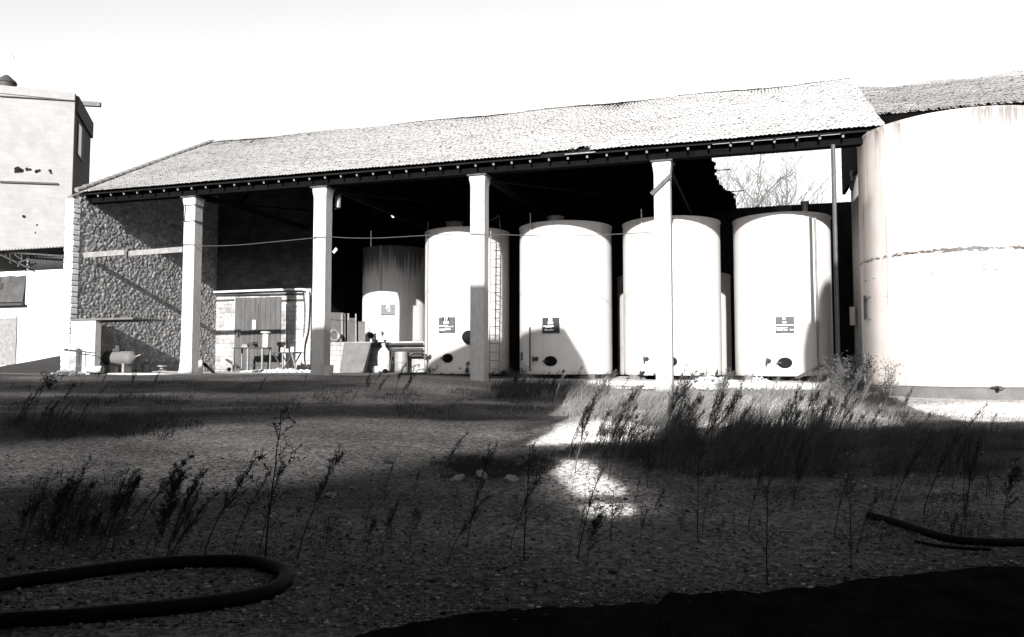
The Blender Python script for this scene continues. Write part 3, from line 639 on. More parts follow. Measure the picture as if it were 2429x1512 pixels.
def plate(root, px0, py0, px1, py1, cx, cy, r, top, mid, mat, streaks, number_off=0., badge=True, ts=1.):
    pc, n = atC((px0 + px1) / 2, (py0 + py1) / 2, cx, cy, r)
    a = atC(px0, (py0 + py1) / 2, cx, cy, r)[0]; b = atC(px1, (py0 + py1) / 2, cx, cy, r)[0]; w = (b - a).length
    z0 = atC((px0 + px1) / 2, py1, cx, cy, r)[0].z; z1 = atC((px0 + px1) / 2, py0, cx, cy, r)[0].z; h = z1 - z0
    right = Vector((-n.y, n.x, 0)); right = right if right.x > 0 else -right
    m = Matrix((right, -n, Vector((0, 0, 1)))).transposed(); bow = r - math.sqrt(max(0, r * r - w * w / 4))
    c = Vector((pc.x, pc.y, (z0 + z1) / 2)) + n * .012
    o = MB().box(c, (w, .024 + bow, h), m).build("number_plate", mat, root, smooth=0)
    f = n * (.016 + bow / 2)
    bar = MB(); bar.box(c + f - Vector((0, 0, h / 2 - .012)), (w * .96, .012, .03), m)
    bar.build("ledge", 'rust', o, smooth=0)
    if badge: MB().box(c + f * 1.0 + Vector((0, 0, h * .385)) + right * number_off, (w * .44, .006, h * .26), m).build("number_ground", 'signd', o, smooth=0)
    tx = MB(); f2 = f + n * .008
    if top: text_into(tx, top, h * .30 * ts, c + f2 + Vector((0, 0, h * .375)) + right * number_off, right, n)
    if mid: text_into(tx, mid, h * .25 * ts, c + f2 + Vector((0, 0, h * .14)) + right * (number_off + w * .02), right, n)
    for (u, v, ww, hh) in streaks: tx.box(c + f2 + right * (u * w) + Vector((0, 0, v * h)), (ww * w, .006, hh * h), m)
    tx.build("lettering", 'letter', o, smooth=0); return o


def ztop(x, y, cx, cy, r): return atC(x, y, cx, cy, r)[0].z
ZB = 1.27
c2x, r2 = edges_center(1007, 1208, TY); c3x, r3 = edges_center(1233, 1453, TY); c4x, r4 = edges_center(1480, 1713, TY); c5x, r5 = edges_center(1744, 1978, TY)
print("tanks", c2x, r2, c3x, r3, c4x, r4, c5x, r5)
GRP = "white vats in the front row under the shed"
# tank 17
t2z = ztop(1107, 538, c2x, TY, r2)
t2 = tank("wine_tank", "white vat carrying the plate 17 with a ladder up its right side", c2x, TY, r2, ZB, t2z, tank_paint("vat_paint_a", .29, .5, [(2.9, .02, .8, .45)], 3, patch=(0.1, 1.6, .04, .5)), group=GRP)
hatch(t2, (c2x - .45, TY - .3, t2z + .02), .33, .42); saddle(t2, c2x, TY, r2, ZB, 1.0)
manhole(t2, 1062, 850, c2x, TY, r2, .2, .155); valve(t2, 1021, 847, c2x, TY, r2, .1); valve(t2, 1108, 880, c2x, TY, r2, .08)
p, n = atC(1111, 800, c2x, TY, r2); MB().disc(p - n * .03, n, .25, .2, 24).build("side_door", 'black', t2)
plate(t2, 1042, 753, 1079, 789, c2x, TY, r2, "17", "500", 'sign', [(-.2, -.06, .58, .045), (.1, -.13, .35, .03), (.38, -.12, .06, .05), (-.1, -.30, .7, .05), (-.25, -.36, .3, .04)], -.03)
p, n = atC(1017, 600, c2x, TY, r2); q = Vector((p.x, p.y, 0)) + n * .04; MB().tube([q + Vector((0, 0, 1.35)), q + Vector((0, 0, t2z + .35))], .018, 6).build("gauge_pipe", 'steel', t2)
def ladder(root, xa, xb, yb, yt, Y, name="ladder", rungs=18):
    mb = MB(); A0, B0 = atY(xa[0], yb, Y), atY(xb[0], yb, Y); A1, B1 = atY(xa[1], yt, Y), atY(xb[1], yt, Y)
    A0.z = B0.z = min(A0.z, B0.z); A1.z = B1.z = max(A1.z, B1.z)
    mb.tube([A0, A1], .022, 6); mb.tube([B0, B1], .022, 6)
    for i in range(rungs): t = (i + .6) / rungs; mb.tube([A0.lerp(A1, t), B0.lerp(B1, t)], .015, 6)
    return mb.build(name, 'steel', root)
ladder(t2, (1161, 1164), (1184, 1189), 888, 548, TY - r2 - .05, rungs=17)
p, q = atY(1187, 548, TY - r2 + .2), atY(1184, 512, TY - r2 + .4); mb = MB().tube([p, q], .015, 6); mb.tube([q, atY(1164, 524, TY - r2 + .4)], .015, 6); mb.build("hand_rail", 'steel', t2)
# tank 18
t3z = ztop(1343, 523, c3x, TY, r3)
t3 = tank("wine_tank", "white vat carrying the plate 18, half its foot in shadow", c3x, TY, r3, ZB, t3z, tank_paint("vat_paint_b", .29, .5, [(3.05, .02, .8, .45)], 9), group=GRP)
hatch(t3, (c3x - .25, TY - .6, t3z + .02), .31, .34); saddle(t3, c3x, TY, r3, ZB, 1.0)
manhole(t3, 1306, 857, c3x, TY, r3, .225, .165); valve(t3, 1273, 852, c3x, TY, r3, .085); valve(t3, 1337, 882, c3x, TY, r3, .06)
plate(t3, 1287, 754, 1327, 790, c3x, TY, r3, "18", "500", 'signd', [(-.12, -.06, .62, .05), (-.1, -.11, .4, .045), (-.28, -.27, .08, .045), (-.1, -.32, .55, .035), (.02, -.275, .06, .04)], -.02)
p, n = atC(1260, 600, c3x, TY, r3); q = Vector((p.x, p.y, 0)) + n * .04; MB().tube([q + Vector((0, 0, 1.35)), q + Vector((0, 0, t3z + .38))], .02, 6).build("gauge_pipe", 'white', t3)
MB().tube([q + Vector((0, 0, 1.4)) + n * .03, q + Vector((0, 0, 3.0)) + n * .03], .03, 6).build("gauge_glass", 'rust', t3)
p, n = atC(1239, 846, c3x, TY, r3); MB().box(p + n * .02, (.06, .05, .3)).build("bracket", 'rust', t3, smooth=0)
# tank behind the fourth pillar
t4z = ztop(1597, 512, c4x, TY, r4)
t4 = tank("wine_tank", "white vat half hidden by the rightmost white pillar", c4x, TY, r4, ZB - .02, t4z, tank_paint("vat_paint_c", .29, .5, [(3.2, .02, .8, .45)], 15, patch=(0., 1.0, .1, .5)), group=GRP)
saddle(t4, c4x, TY, r4, ZB - .02, .98); valve(t4, 1535, 852, c4x, TY, r4, .08); valve(t4, 1527, 884, c4x, TY, r4, .06)
hatch(t4, (c4x + .1, TY + .3, t4z + .02), .3, .25); manhole(t4, 1590, 858, c4x, TY, r4, .22, .165)
p, n = atC(1524, 600, c4x, TY, r4); q = Vector((p.x, p.y, 0)) + n * .04; MB().tube([q + Vector((0, 0, 4.6)), q + Vector((0, 0, t4z + .32))], .022, 6).build("gauge_pipe", 'white', t4)
# right-hand front tank
t5z = ztop(1861, 503, c5x, TY, r5)
t5 = tank("wine_tank", "white vat at the right end of the front row, under the open sky, plate 20", c5x, TY, r5, ZB - .03, t5z, tank_paint("vat_paint_d", .29, .5, [(3.4, .02, .2, .46)], 22), group=GRP)
hatch(t5, (c5x + .02, TY - .5, t5z + .02), .31, .36, 'rust'); saddle(t5, c5x, TY, r5, ZB - .03, .96)
manhole(t5, 1862, 861, c5x, TY, r5, .215, .165); valve(t5, 1824, 857, c5x, TY, r5, .085)
plate(t5, 1840, 752, 1884, 789, c5x, TY, r5, "20", "500", 'sign_dull', [(-.05, -.03, .82, .04), (.25, -.05, .45, .03), (-.18, -.2, .6, .04), (-.3, -.34, .3, .05), (.02, -.34, .18, .05), (.36, -.33, .2, .05)], -.03, False, .62)
p, n = atC(1933, 600, c5x, TY, r5); q = Vector((p.x, p.y, 0)) + n * .05; MB().tube([q + Vector((0, 0, 1.4)), q + Vector((0, 0, t5z - .2))], .035, 8).build("drain_pipe", 'steel', t5)
MB().lathe([(.09, 0), (.09, .3), (.14, .3), (.14, .38)], (c5x + .75, TY - 1.25, t5z), 16).build("vent", 'steel', t5)
# second row
c1x, c1y, r1 = -15.45, 34.4, 1.62
r1 = edges_center(858, 1012, c1y); c1x, r1 = r1
t1z = ztop(930, 583, c1x, c1y, r1); zpl = atY(900, 811, 29.9).z + .002
t1 = tank("wine_tank", "shorter stained vat set back on a white masonry plinth, leftmost of all the vats", c1x, c1y, r1, zpl, t1z, tank_paint("vat_paint_e", .34, .42, None, 31, top=(1.8, 4.4, .2)))
manhole(t1, 880, 796, c1x, c1y, r1, .14, .14); valve(t1, 908, 790, c1x, c1y, r1, .09, 'steel')
plate(t1, 904, 722, 936, 748, c1x, c1y, r1, "16", "500", 'sign', [(.1, -.1, .2, .05)], 0, badge=False)
p, n = atC(904, 640, c1x, c1y, r1); q = Vector((p.x, p.y, 0)) + n * .04; MB().tube([q + Vector((0, 0, 5.0)), q + Vector((0, 0, t1z + .02))], .05, 8).build("gauge_pipe", 'white', t1)
cbx, rbk = edges_center(1466, 1736, 35.2)
tb = tank("wine_tank", "wide vat hidden behind the front row, glimpsed as white slits between the vats", cbx, 35.2, rbk, 1.2, ztop(1724, 650, cbx, 35.2, rbk), tank_paint("vat_paint_f", .28, .7, None, 40))
# tall narrow tank by the big one
t6 = tank("steel_tank", "tall narrow pale tank squeezed between the big tank and the dark gap", 4.75, 29.6, 1.75, .9, 8.3, tank_paint("vat_paint_g", .28, .6, [(5.2, .05, .5, .42)], 47), cone=.3)
p, n = atC(2034, 750, 4.75, 29.6, 1.75); MB().box(p - Vector((.16, 0, 0)), (.16, .2, .62)).build("gauge_box", 'white', t6, smooth=0)
p, n = atC(2030, 440, 4.75, 29.6, 1.75); MB().box(p - Vector((.12, 0, 0)), (.14, .14, .3)).build("bracket", 'rust', t6, smooth=0)
hatch(t6, (4.1, 28.9, 8.42), .3, .3, 'rust')
# the big tank
BX, BY, BR = 5.25, 24.9, 2.52
bzt = ztop(2330, 253, BX, BY, BR); bzb = 1.6 - .54
BZ = [ztop(2330, y, BX, BY, BR) - bzb for y in (589, 640, 690)]
mbig = tank_paint("big_tank_paint", .29, .35, [(BZ[0], .20, .08, .33), (BZ[1], .22, .12, .47), (BZ[2], .04, .2, .46), (2.6, .02, .3, .48)], 55, top=(bzt - bzb - 2.6, bzt - bzb + .6, .30))
big = tank("storage_tank", "huge white cylindrical tank with scuffed seams at the right edge", BX, BY, BR, bzb, bzt, mbig, cone=.06)
MB().lathe([(BR + .10, 0), (BR + .10, .36), (BR + .04, .40)], (BX, BY, bzb - .41), 72).build("plinth", 'dcon', big, smooth=30)
for y0, y1 in ((706, 708), (758, 759)):
    p, n = atC(2060, y0, BX, BY, BR); MB().beam(p - Vector((.1, .05, 0)), p + n * .02 + Vector((.35, -.3, .02)), .03, .03).build("bracket", 'steel', big, smooth=0)
p, n = atC(2053, 730, BX, BY, BR); MB().span((p.x - .05, p.y - .12, p.z - .35), (p.x + .02, p.y - .02, p.z + .33)).build("level_gauge", 'rust', big, smooth=0)
p, n = atC(2056, 860, BX, BY, BR); MB().tube([p + n * .06 + Vector((0, 0, -.7)), p + n * .06 + Vector((0, 0, .25))], .035, 8).build("drain_pipe", 'white', big)
p, n = atC(2362, 920, BX, BY, BR); mb = MB().tube([p, p + n * .35], .05, 8); mb.tube([p + n * .2 + Vector((-.16, 0, .02)), p + n * .2 + Vector((.12, 0, -.02))], .025, 6); mb.build("valve", 'rust', big)

# ================================================================== RIGHT-HAND SHED (behind the big tank)
rs = thing("tiled_shed", "lower tiled shed roof with a ragged eave rising behind the huge tank", "shed", (9, 30, .8))
tile_roof("roof", 'tile_dark', rs, 3.38, 17, 27.0, 9.45, 31.5, 11.86, skip=lambda x, k, nk, rg: (k == 0 and rg.rand() < .5) or rg.rand() < .004, sag=.1, seed=7)
MB().prism([(3.4, 27.5, 9.66), (3.4, 31.5, 11.76), (3.4, 31.5, 11.66), (3.4, 27.5, 9.58)], (13.5, 0, 0)).build("roof_boards", 'darkwood', rs, smooth=0)
MB().span((3.5, 28.2, .8), (17, 28.5, 10.02)).build("wall", 'dcon', rs, smooth=0)
for i in range(9): MB().beam((7 + i * 1.1, 27.3, 9.42), (7 + i * 1.1, 29.5, 10.55), .09, .12).build("rafter", 'palewood', rs, smooth=0)

# ================================================================== LEFT BUILDINGS
# tower: rotated, side wall recedes
TA = YAW + R(19.8)                                             # direction of the side wall from the Y axis
tdir = Vector((-math.sin(TA), math.cos(TA), 0)); tfr = Vector((-tdir.y, tdir.x, 0)) * 1.0   # tfr points left along the front
if tfr.x > 0: tfr = -tfr
def tower():
    d = ray(157, 867); k = 45.0 / d.dot(_fh); C = EYE + d * k; C.z = 0.8
    ztp = atY(180, 221, C.y).z; zl = atY(175, 232, C.y).z
    root = thing("brick_tower", "tall pale block tower with a dark shaded side at the left edge", "tower", C)
    W, D = 16.0, 5.9; a = C; b = C + tfr * W
    def up(p, z): return Vector((p.x, p.y, z))
    zt2 = ztp - .45
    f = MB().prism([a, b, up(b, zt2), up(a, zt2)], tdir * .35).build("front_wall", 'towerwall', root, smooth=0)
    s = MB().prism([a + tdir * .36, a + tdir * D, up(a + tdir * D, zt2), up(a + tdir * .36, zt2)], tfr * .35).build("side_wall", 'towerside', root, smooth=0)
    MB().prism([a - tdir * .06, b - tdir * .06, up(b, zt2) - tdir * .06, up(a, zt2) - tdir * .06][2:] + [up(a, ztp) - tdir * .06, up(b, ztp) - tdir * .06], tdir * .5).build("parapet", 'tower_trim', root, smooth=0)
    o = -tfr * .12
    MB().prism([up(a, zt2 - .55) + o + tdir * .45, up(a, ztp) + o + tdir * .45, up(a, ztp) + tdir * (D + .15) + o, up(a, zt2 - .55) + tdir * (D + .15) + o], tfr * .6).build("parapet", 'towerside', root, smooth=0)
    MB().prism([up(a, ztp - .2) + tdir * .4, up(b, ztp - .2) + tdir * .4, up(b, ztp - .2) + tdir * D, up(a, ztp - .2) + tdir * D], (0, 0, .12)).build("roof", 'dcon', root, smooth=0)
    # bands and small openings on the front, window on the side
    def onfront(x, y):
        r = ray(x, y); nn = tdir; t = (C - EYE).dot(nn) / r.dot(nn); return EYE + r * t
    p, q = onfront(0, 432), onfront(138, 437); MB().beam(p - tdir * .03, q - tdir * .03, .16, .1).build("band", 'rust', f, smooth=0)
    p, q = onfront(0, 229), onfront(178, 240); MB().beam(p - tdir * .04, q - tdir * .04, .12, .05).build("drip_line", 'rust', f, smooth=0)
    op = MB()
    for x, y, sz in ((43, 402, .2), (50, 405, .13), (64, 402, .1), (71, 403, .1), (86, 407, .11), (93, 405, .09), (119, 406, .09), (121, 411, .07), (57, 514, .1), (88, 534, .06), (84, 552, .05), (37, 408, .07)):
        p = onfront(x, y); op.prism([p - tdir * .02 - tfr * sz * rnd.uniform(.6, 1.2) * math.cos(t_) * (1 if sz < .15 or t_ > 2 else .8) + Vector((0, 0, sz * rnd.uniform(.6, 1.3) * math.sin(t_))) for t_ in (.5, 1.6, 2.8, 3.6, 4.7, 5.7)], tdir * .03)
    op.build("vent_holes", 'black', f, smooth=0)
    def onside(x, y):
        r = ray(x, y); nn = tfr; t = (C - EYE).dot(nn) / r.dot(nn); return EYE + r * t
    p0, p1 = onside(184, 300), onside(194, 385)
    w = MB(); k0 = (Vector((p0.x, p0.y, 0)) - Vector((C.x, C.y, 0))).dot(tdir); k1 = (Vector((p1.x, p1.y, 0)) - Vector((C.x, C.y, 0))).dot(tdir)
    zz0, zz1 = p1.z, p0.z + .3
    w.prism([up(C + tdir * k0, zz0), up(C + tdir * k1, zz0), up(C + tdir * k1, zz1), up(C + tdir * k0, zz1)], -tfr * .05); wo = w.build("window", 'rust', s, smooth=0)
    m = (k0 + k1) / 2; MB().prism([up(C + tdir * (k0 + .1), zz0 + .1), up(C + tdir * (k0 + .55 * (k1 - k0)), zz0 + .1), up(C + tdir * (k0 + .55 * (k1 - k0)), zz1 - .1), up(C + tdir * (k0 + .1), zz1 - .1)], -tfr * .07).build("pane", 'glass', wo, smooth=0)
    # beam sticking out at the top
    p = onside(197, 248); MB().beam(p + tfr * .6, p - tfr * 1.0 - tdir * .3, .26, .26).build("hoist_beam", 'dcon', s, smooth=0)
    # slate turret on the roof
    p = onfront(-8, 212); c = Vector((p.x, p.y, ztp - .1)) + tdir * 2.0
    tr = MB().lathe([(.95, 0), (.6, .5), (.5, .55), (.5, .85), (.55, .87), (.5, 1.0), (.1, 1.35)], c, 20).build("turret", 'rust', root)
    fr = MB(); 
    for k in range(3):
        q = c + Vector((.15 + k * .2, 0, 1.5)); fr.tube([q, q + Vector((.05, 0, 1.3 - k * .3))], .02, 5)
    fr.tube([c + Vector((.1, 0, 2.9)), c + Vector((.6, 0, 2.2))], .02, 5); fr.build("railing", 'steel', tr)
    return C
TC = tower()
# white annex with corrugated canopy, trussed gantry and tiled lean-to
def annex():
    YA = 31.0
    def A(x, y): return atY(x, y, YA)
    root = thing("white_annex", "blown out white annex with a wooden door beside the stone pier", "building", (A(90, 867).x, YA, 1.2))
    l, rr, t = A(-160, 800).x, A(172, 800).x, A(120, 640).z
    w = MB().span((l, YA, 1.0), (rr, YA + 3, t)).build("wall", 'white', root, smooth=0)
    d0, d1 = A(14, 755), A(39, 852)
    MB().span((d0.x - .5, YA - .04, d1.z - .3), (d1.x, YA - .005, d0.z)).build("door", 'palewood', root, smooth=0)
    mb = MB(); mb.tube([A(40, 750) - Vector((0, .05, 0)), A(41, 800) - Vector((0, .05, 0)), A(38, 830) - Vector((0, .05, 0)), A(39, 855) - Vector((0, .05, 0))], .025, 5); mb.build("door_chain", 'steel', root)
    # corrugated upper sheet set back under the canopy, canopy edge
    def corr(xa, xb, z0, z1, Y, Y2, name, mat, amp=.035, wl_=.18, y_bot=None):
        m = MB(); n = int((xb - xa) / (wl_ / 6)); 
        for i in range(n + 1):
            x = xa + (xb - xa) * i / n; o = amp * math.sin(2 * math.pi * (x - xa) / wl_); m.v += [(x, Y + (o if Y == Y2 else 0), z0 + (0 if Y == Y2 else o)), (x, Y2 + (o if Y == Y2 else 0), z1 + (0 if Y == Y2 else o))]
        m.f = [(2 * i, 2 * i + 2, 2 * i + 3, 2 * i + 1) for i in range(n)]; ob_ = m.build(name, mat, root, smooth=80); sm = ob_.modifiers.new("thickness", 'SOLIDIFY'); sm.thickness = .012; return ob_
    xa_, xb_ = A(66, 600).x, A(171, 600).x
    corr(xa_, xb_, A(120, 640).z, A(120, 601).z, YA - .02, YA - .02, "sheet_band", 'cellar')
    corr(A(-160, 590).x, A(176, 590).x, A(120, 594).z, A(120, 560).z + .35, YA - .9, YA + 5.0, "canopy", 'tower_trim', .04, .2)
    MB().span((xa_, YA - .05, A(100, 640).z), (xa_ + .18, YA + .2, A(100, 597).z)).build("post", 'steel', root, smooth=0)
    g = MB(); pt = lambda x, y: atY(x, y, YA - .5)
    for a, b, w in (((0, 598), (170, 609), .08), ((0, 604), (66, 635), .06), ((27, 599), (27, 626), .16), ((39, 625), (68, 615), .06), ((35, 604), (52, 617), .05), ((50, 598), (53, 619), .07), ((10, 599), (16, 608), .05), ((42, 630), (46, 631), .12)):
        g.beam(pt(*a), pt(*b), .05, w)
    g.build("truss", 'rust', root, smooth=0)
    # tiled lean-to roof, left
    p0, p1 = A(-120, 722), A(63, 655)
    tile_roof("lean_to_roof", 'tile_grey', root, p0.x, p1.x, YA - .16, p0.z - .02, YA - .02, p1.z + .0, w=.2, c=.3, sag=.04, seed=5)
    MB().beam((p0.x, YA - .24, p0.z - .12), (p1.x + .15, YA - .24, p0.z - .14), .2, .1).build("gutter", 'rust', root, smooth=0)
annex()
# low slab shelter inside the left bay
sh = thing("slab_shelter", "thin concrete slab on a white stub pillar against the rubble wall", "shelter", (WX + .5, 24.4, 1.3))
zs = atY(250, 757, 24.0).z; xr_ = atY(326, 757, 24.0).x
MB().span((WX + .2, 23.78, zs - .05), (xr_, 25.3, zs + .02)).build("roof", 'dcon', sh, smooth=0)
xp = atY(226, 800, 23.85).x; MB().span((WX + .2, 23.84, 1.2), (xp, 24.12, zs - .055)).build("pillar", 'white', sh, smooth=0)
# dark ramp rising to the annex
rp = MB(); E = [atY(x, y, 30.0) for x, y in ((-60, 880), (10, 868), (80, 856), (130, 846), (168, 841))]
prof = [[(p.x * .86, 25.6, 1.2) for p in E], [(p.x * .93, 27.8, 1.24 + (p.z - 1.24) * .5 + .05 * math.sin(i * 2)) for i, p in enumerate(E)], [(p.x, 30.0, p.z) for p in E], [(p.x * 1.03, 31.2, p.z + .03) for p in E]]
for row in prof: rp.v += row
for j in range(3):
    for i in range(4): k = j * 5 + i; rp.f.append((k, k + 1, k + 6, k + 5))
tag(rp.build("ramp", 'rampsoil', smooth=60), kind="structure")

# ================================================================== THINGS IN THE BAYS
FZ = 1.31
def put(name, label, cat, mb, mat, **k): o = mb.build(name, mat, **k); return tag(o, label, cat)
# air receiver
p = atY(284, 850, 24.9); L_ = .74; root = thing("air_receiver", "grey horizontal pressure tank on feet beneath the thin slab", "tank", (p.x, 24.9, FZ))
prof = [(-L_, .0), (-L_ - .02, .02), (-L_ + .05, .2), (-L_ + .14, .27), (L_ - .14, .27), (L_ - .05, .2), (L_ + .02, .02), (L_, 0)]
mb = MB(); n = 24
for (x, r) in prof:
    for j in range(n): a = 2 * math.pi * j / n; mb.v.append((p.x + x, 24.9 + r * math.cos(a), p.z + r * math.sin(a)))
for i in range(len(prof) - 1):
    for j in range(n): mb.f.append((i * n + j, i * n + (j + 1) % n, (i + 1) * n + (j + 1) % n, (i + 1) * n + j))
mb.build("shell", 'board', root, smooth=50)
for dx in (-.3, .35): MB().span((p.x + dx - .05, 24.7, FZ - .02), (p.x + dx + .05, 25.1, p.z - .2)).build("foot", 'steel', root, smooth=0)
m_ = MB().span((p.x - .28, 24.75, p.z + .26), (p.x + .1, 25.05, p.z + .36)); m_.tube([(p.x - .1, 24.9, p.z + .36), (p.x - .1, 24.9, p.z + .5)], .1, 10); m_.build("motor_mount", 'rust', root, smooth=30)
m_ = MB().tube([(p.x + .75, 24.9, p.z + .05), (p.x + .9, 24.9, p.z + .1), (p.x + 1.0, 24.9, p.z + .14)], .03, 6); m_.build("outlet", 'steel', root)
# concrete pipe, rubble and valve stand by the pier
p = atY(222, 874, 23.7); c = MB().tube([(p.x - .3, 23.7, FZ + .13), (p.x + .32, 23.8, FZ + .13)], .135, 16)
put("concrete_pipe", "short pale concrete pipe lying before the stub pillar", "pipe", c, 'concrete')
def heap(name, label, cat, cx, cy, cz, rx, ry, h, n, r0, r1, seed, mat='rubble', kind=None):
    rg = random.Random(seed); mb = MB(); tone = []
    for _ in range(n):
        a, q = rg.uniform(0, 6.28), math.sqrt(rg.random()); x, y = cx + rx * q * math.cos(a), cy + ry * q * math.sin(a); k = len(mb.v)
        mb.rock((x, y, cz + h * (1 - q) * rg.random() + .02), rg.uniform(r0, r1), rg); tone += [rg.uniform(.2, .5)] * (len(mb.v) - k)
    return tag(mb.build(name, mat, tone=tone, smooth=20), label, cat, kind=kind)
p = atY(172, 876, 23.6); heap("rubble_heap", "small heap of broken stone at the foot of the stone pier", "rubble", p.x - .1, 23.5, FZ - .08, .62, .3, .22, 26, .06, .17, 2)
root = thing("valve_stand", "rusty standpipe with a side arm beside the stone pier", "standpipe", (atY(187, 860, 23.5).x, 23.5, FZ))
st_ = MB().tube([atY(187, 868, 23.5), atY(187, 826, 23.5), atY(180, 826, 23.5)], .025, 6); st_.build("pipe", 'rust', root)
MB().tube([atY(158, 830, 23.5), atY(225, 838, 23.5)], .025, 6).build("arm", 'rust', root); MB().box(atY(157, 830, 23.5), (.1, .1, .1)).build("tap", 'rust', root, smooth=0)
p = atY(175, 850, 23.62); mb = MB().span((p.x - .17, 23.55, FZ - .2), (p.x + .17, 23.8, atY(175, 828, 23.62).z)); put("stone_block_post", "stubby whitewashed block post in front of the pier foot", "post", mb, 'whiteblk', smooth=0)
p = atY(348, 864, 26); c = MB().lathe([(.16, 0), (.17, .02), (.17, .34), (.1, .42), (.06, .44), (.06, .5)], (p.x, 26, FZ), 16); put("metal_can", "grey metal can standing right of the pressure tank", "can", c, 'steel')
p = atY(385, 866, 26.5); c = MB().lathe([(.22, 0), (.24, .08), (.12, .12), (.1, .22), (.26, .24), (.26, .28)], (p.x, 26.5, FZ), 14); put("scrap_fitting", "small pile of scrap fittings on the floor left of the first white pillar", "scrap", c, 'steel')
p = atY(415, 874, 26.2); put("floor_plank", "thin plank lying on the floor before the rubble wall", "plank", MB().beam((p.x - 1.2, 26, FZ + .03), (p.x + .5, 26.4, FZ + .04), .2, .04), 'palewood', smooth=0)
# beside the first pillar
p = atY(476, 870, 24.0); put("white_post", "short white pipe stump beside the first pillar foot", "post", MB().lathe([(.075, 0), (.075, .56), (.06, .58)], (p.x, 24.0, FZ - .12), 16), 'white')
a, b = atY(483, 862, 25.4), atY(506, 884, 25.0); b.z = FZ + .03; put("leaning_plank", "dark plank sloping down behind the short white stump", "plank", MB().beam(a, b, .12, .05), 'darkwood', smooth=0)
a, b = atY(537, 853, 31.6), atY(575, 879, 30.6); b.z = FZ + .03; put("leaning_plank", "plank propped against the whitewashed wall left of the plank door", "plank", MB().beam(a, b, .14, .05), 'wood', smooth=0)
p = atY(550, 874, 31.8); put("floor_ball", "small dark ball on the floor below the whitewashed wall", "ball", MB().lathe([(.01, 0), (.07, .03), (.1, .1), (.07, .17), (.01, .2)], (p.x, 31.6, FZ), 12), 'black')
# work table with clutter
def table(xa, xb, yt, Y, label, legs):
    A, B = atY(xa, yt, Y), atY(xb, yt, Y); z = A.z; root = thing("work_table", label, "table", ((A.x + B.x) / 2, Y, FZ))
    MB().span((A.x, Y - .35, z - .05), (B.x, Y + .35, z)).build("tabletop", 'rust', root, smooth=0); W = B.x - A.x
    if legs == 'square':
        for i, x in enumerate((A.x + .04, A.x + W * .52, B.x - .04)):
            for y in ((-.3, .3) if i != 1 else (-.34,)): MB().span((x - .035, Y + y - .035, FZ), (x + .035, Y + y + .035, z - .05)).build("leg", 'steel', root, smooth=0)
        MB().span((A.x + .08, Y + .28, FZ + .25), (B.x - .08, Y + .32, FZ + .31)).build("rail", 'rust', root, smooth=0)
    else:
        for s in (-1, 1):
            for x0, x1 in ((A.x + .1, A.x + W * .55), (B.x - .1, B.x - W * .55)): MB().beam((x0, Y + s * .3, z - .05), (x1 + (0.0), Y + s * .3, FZ), .04, .05).build("leg", 'rust', root, smooth=0)
        for x in (A.x + W * .5,): MB().beam((x, Y - .33, z - .05), (x + .05, Y - .4, FZ), .05, .05).build("leg", 'steel', root, smooth=0)
        MB().beam((B.x - .15, Y - .32, z - .05), (B.x + .12, Y - .36, FZ + .05), .04, .05).build("leg", 'steel', root, smooth=0)
    return A, B, z
A, B, z = table(563, 634, 825, 30.8, "square legged work table before the plank door", 'square')
TBX, TBZ = B.x, z
v = MB().span((A.x + .75, 30.65, z), (A.x + 1.0, 30.95, z + .1)); v.span((A.x + .8, 30.6, z + .1), (A.x + .95, 31.0, z + .24)); v.tube([(A.x + .6, 30.7, z + .18), (A.x + 1.15, 30.7, z + .18)], .025, 6); put("bench_vise", "iron vise sitting on the square legged table", "vise", v, 'rust', smooth=0)
v = MB().span((A.x + .35, 30.6, z), (A.x + .68, 30.9, z + .07)); v.span((A.x + .38, 30.62, z + .072), (A.x + .63, 30.88, z + .14)); put("crate_box", "low box resting on the left of the square legged table", "box", v, 'steel', smooth=0)
A, B, z = table(654, 709, 836, 30.3, "trestle table on splayed legs right of the plank door", 'trestle')
for i, (dx, h) in enumerate(((.3, .2), (.62, .14), (.88, .22))): put("paint_tin", ["tall pale tin on the trestle table, leftmost of three", "low pale tin in the middle of the trestle table", "pale tin at the right end of the trestle table"][i], "tin", MB().lathe([(.09, 0), (.09, h), (.07, h + .01)], (A.x + dx, 30.3 + rnd.uniform(-.1, .1), z), 14), 'concrete')
c = MB().lathe([(.13, 0), (.135, .02), (.135, .58), (.12, .60), (.12, .63), (.23, .65), (.23, .70), (.05, .72)], (TBX - .12, 30.85, TBZ), 18)
put("canister", "tall white canister with a broad lid on the right end of the square legged table", "canister", c, 'white')
heap("floor_rubble", "scatter of broken stone under the two tables", "rubble", atY(675, 872, 30).x, 29.9, FZ - .02, 2.2, .7, .16, 330, .03, .1, 5, kind="stuff")
heap("soil_heap", "low heap of pale rubble between the last pillar and the right-hand vat", "rubble", atY(1690, 890, 25.9).x, 25.7, 1.05, .75, .3, .3, 120, .03, .09, 17)
heap("edge_rubble", "scatter of pale stones along the edge of the concrete floor before the vats", "rubble", -3.2, 24.95, .88, 6.2, .5, .12, 420, .02, .075, 19, kind="stuff")
heap("rubble_heap", "small pile of pale stones at the foot of the right-hand front vat", "rubble", atY(1800, 890, 26.4).x, 26.3, 1.06, .4, .25, .2, 50, .03, .08, 23)
# bucket beside the second pillar
p = atY(778, 880, 24.0); c = MB().lathe([(.15, 0), (.17, .02), (.19, .44), (.19, .48), (.17, .48), (.15, .1)], (p.x, 24.0, 1.13), 18); put("drum", "small pale drum at the foot of the second pillar", "drum", c, 'concrete')
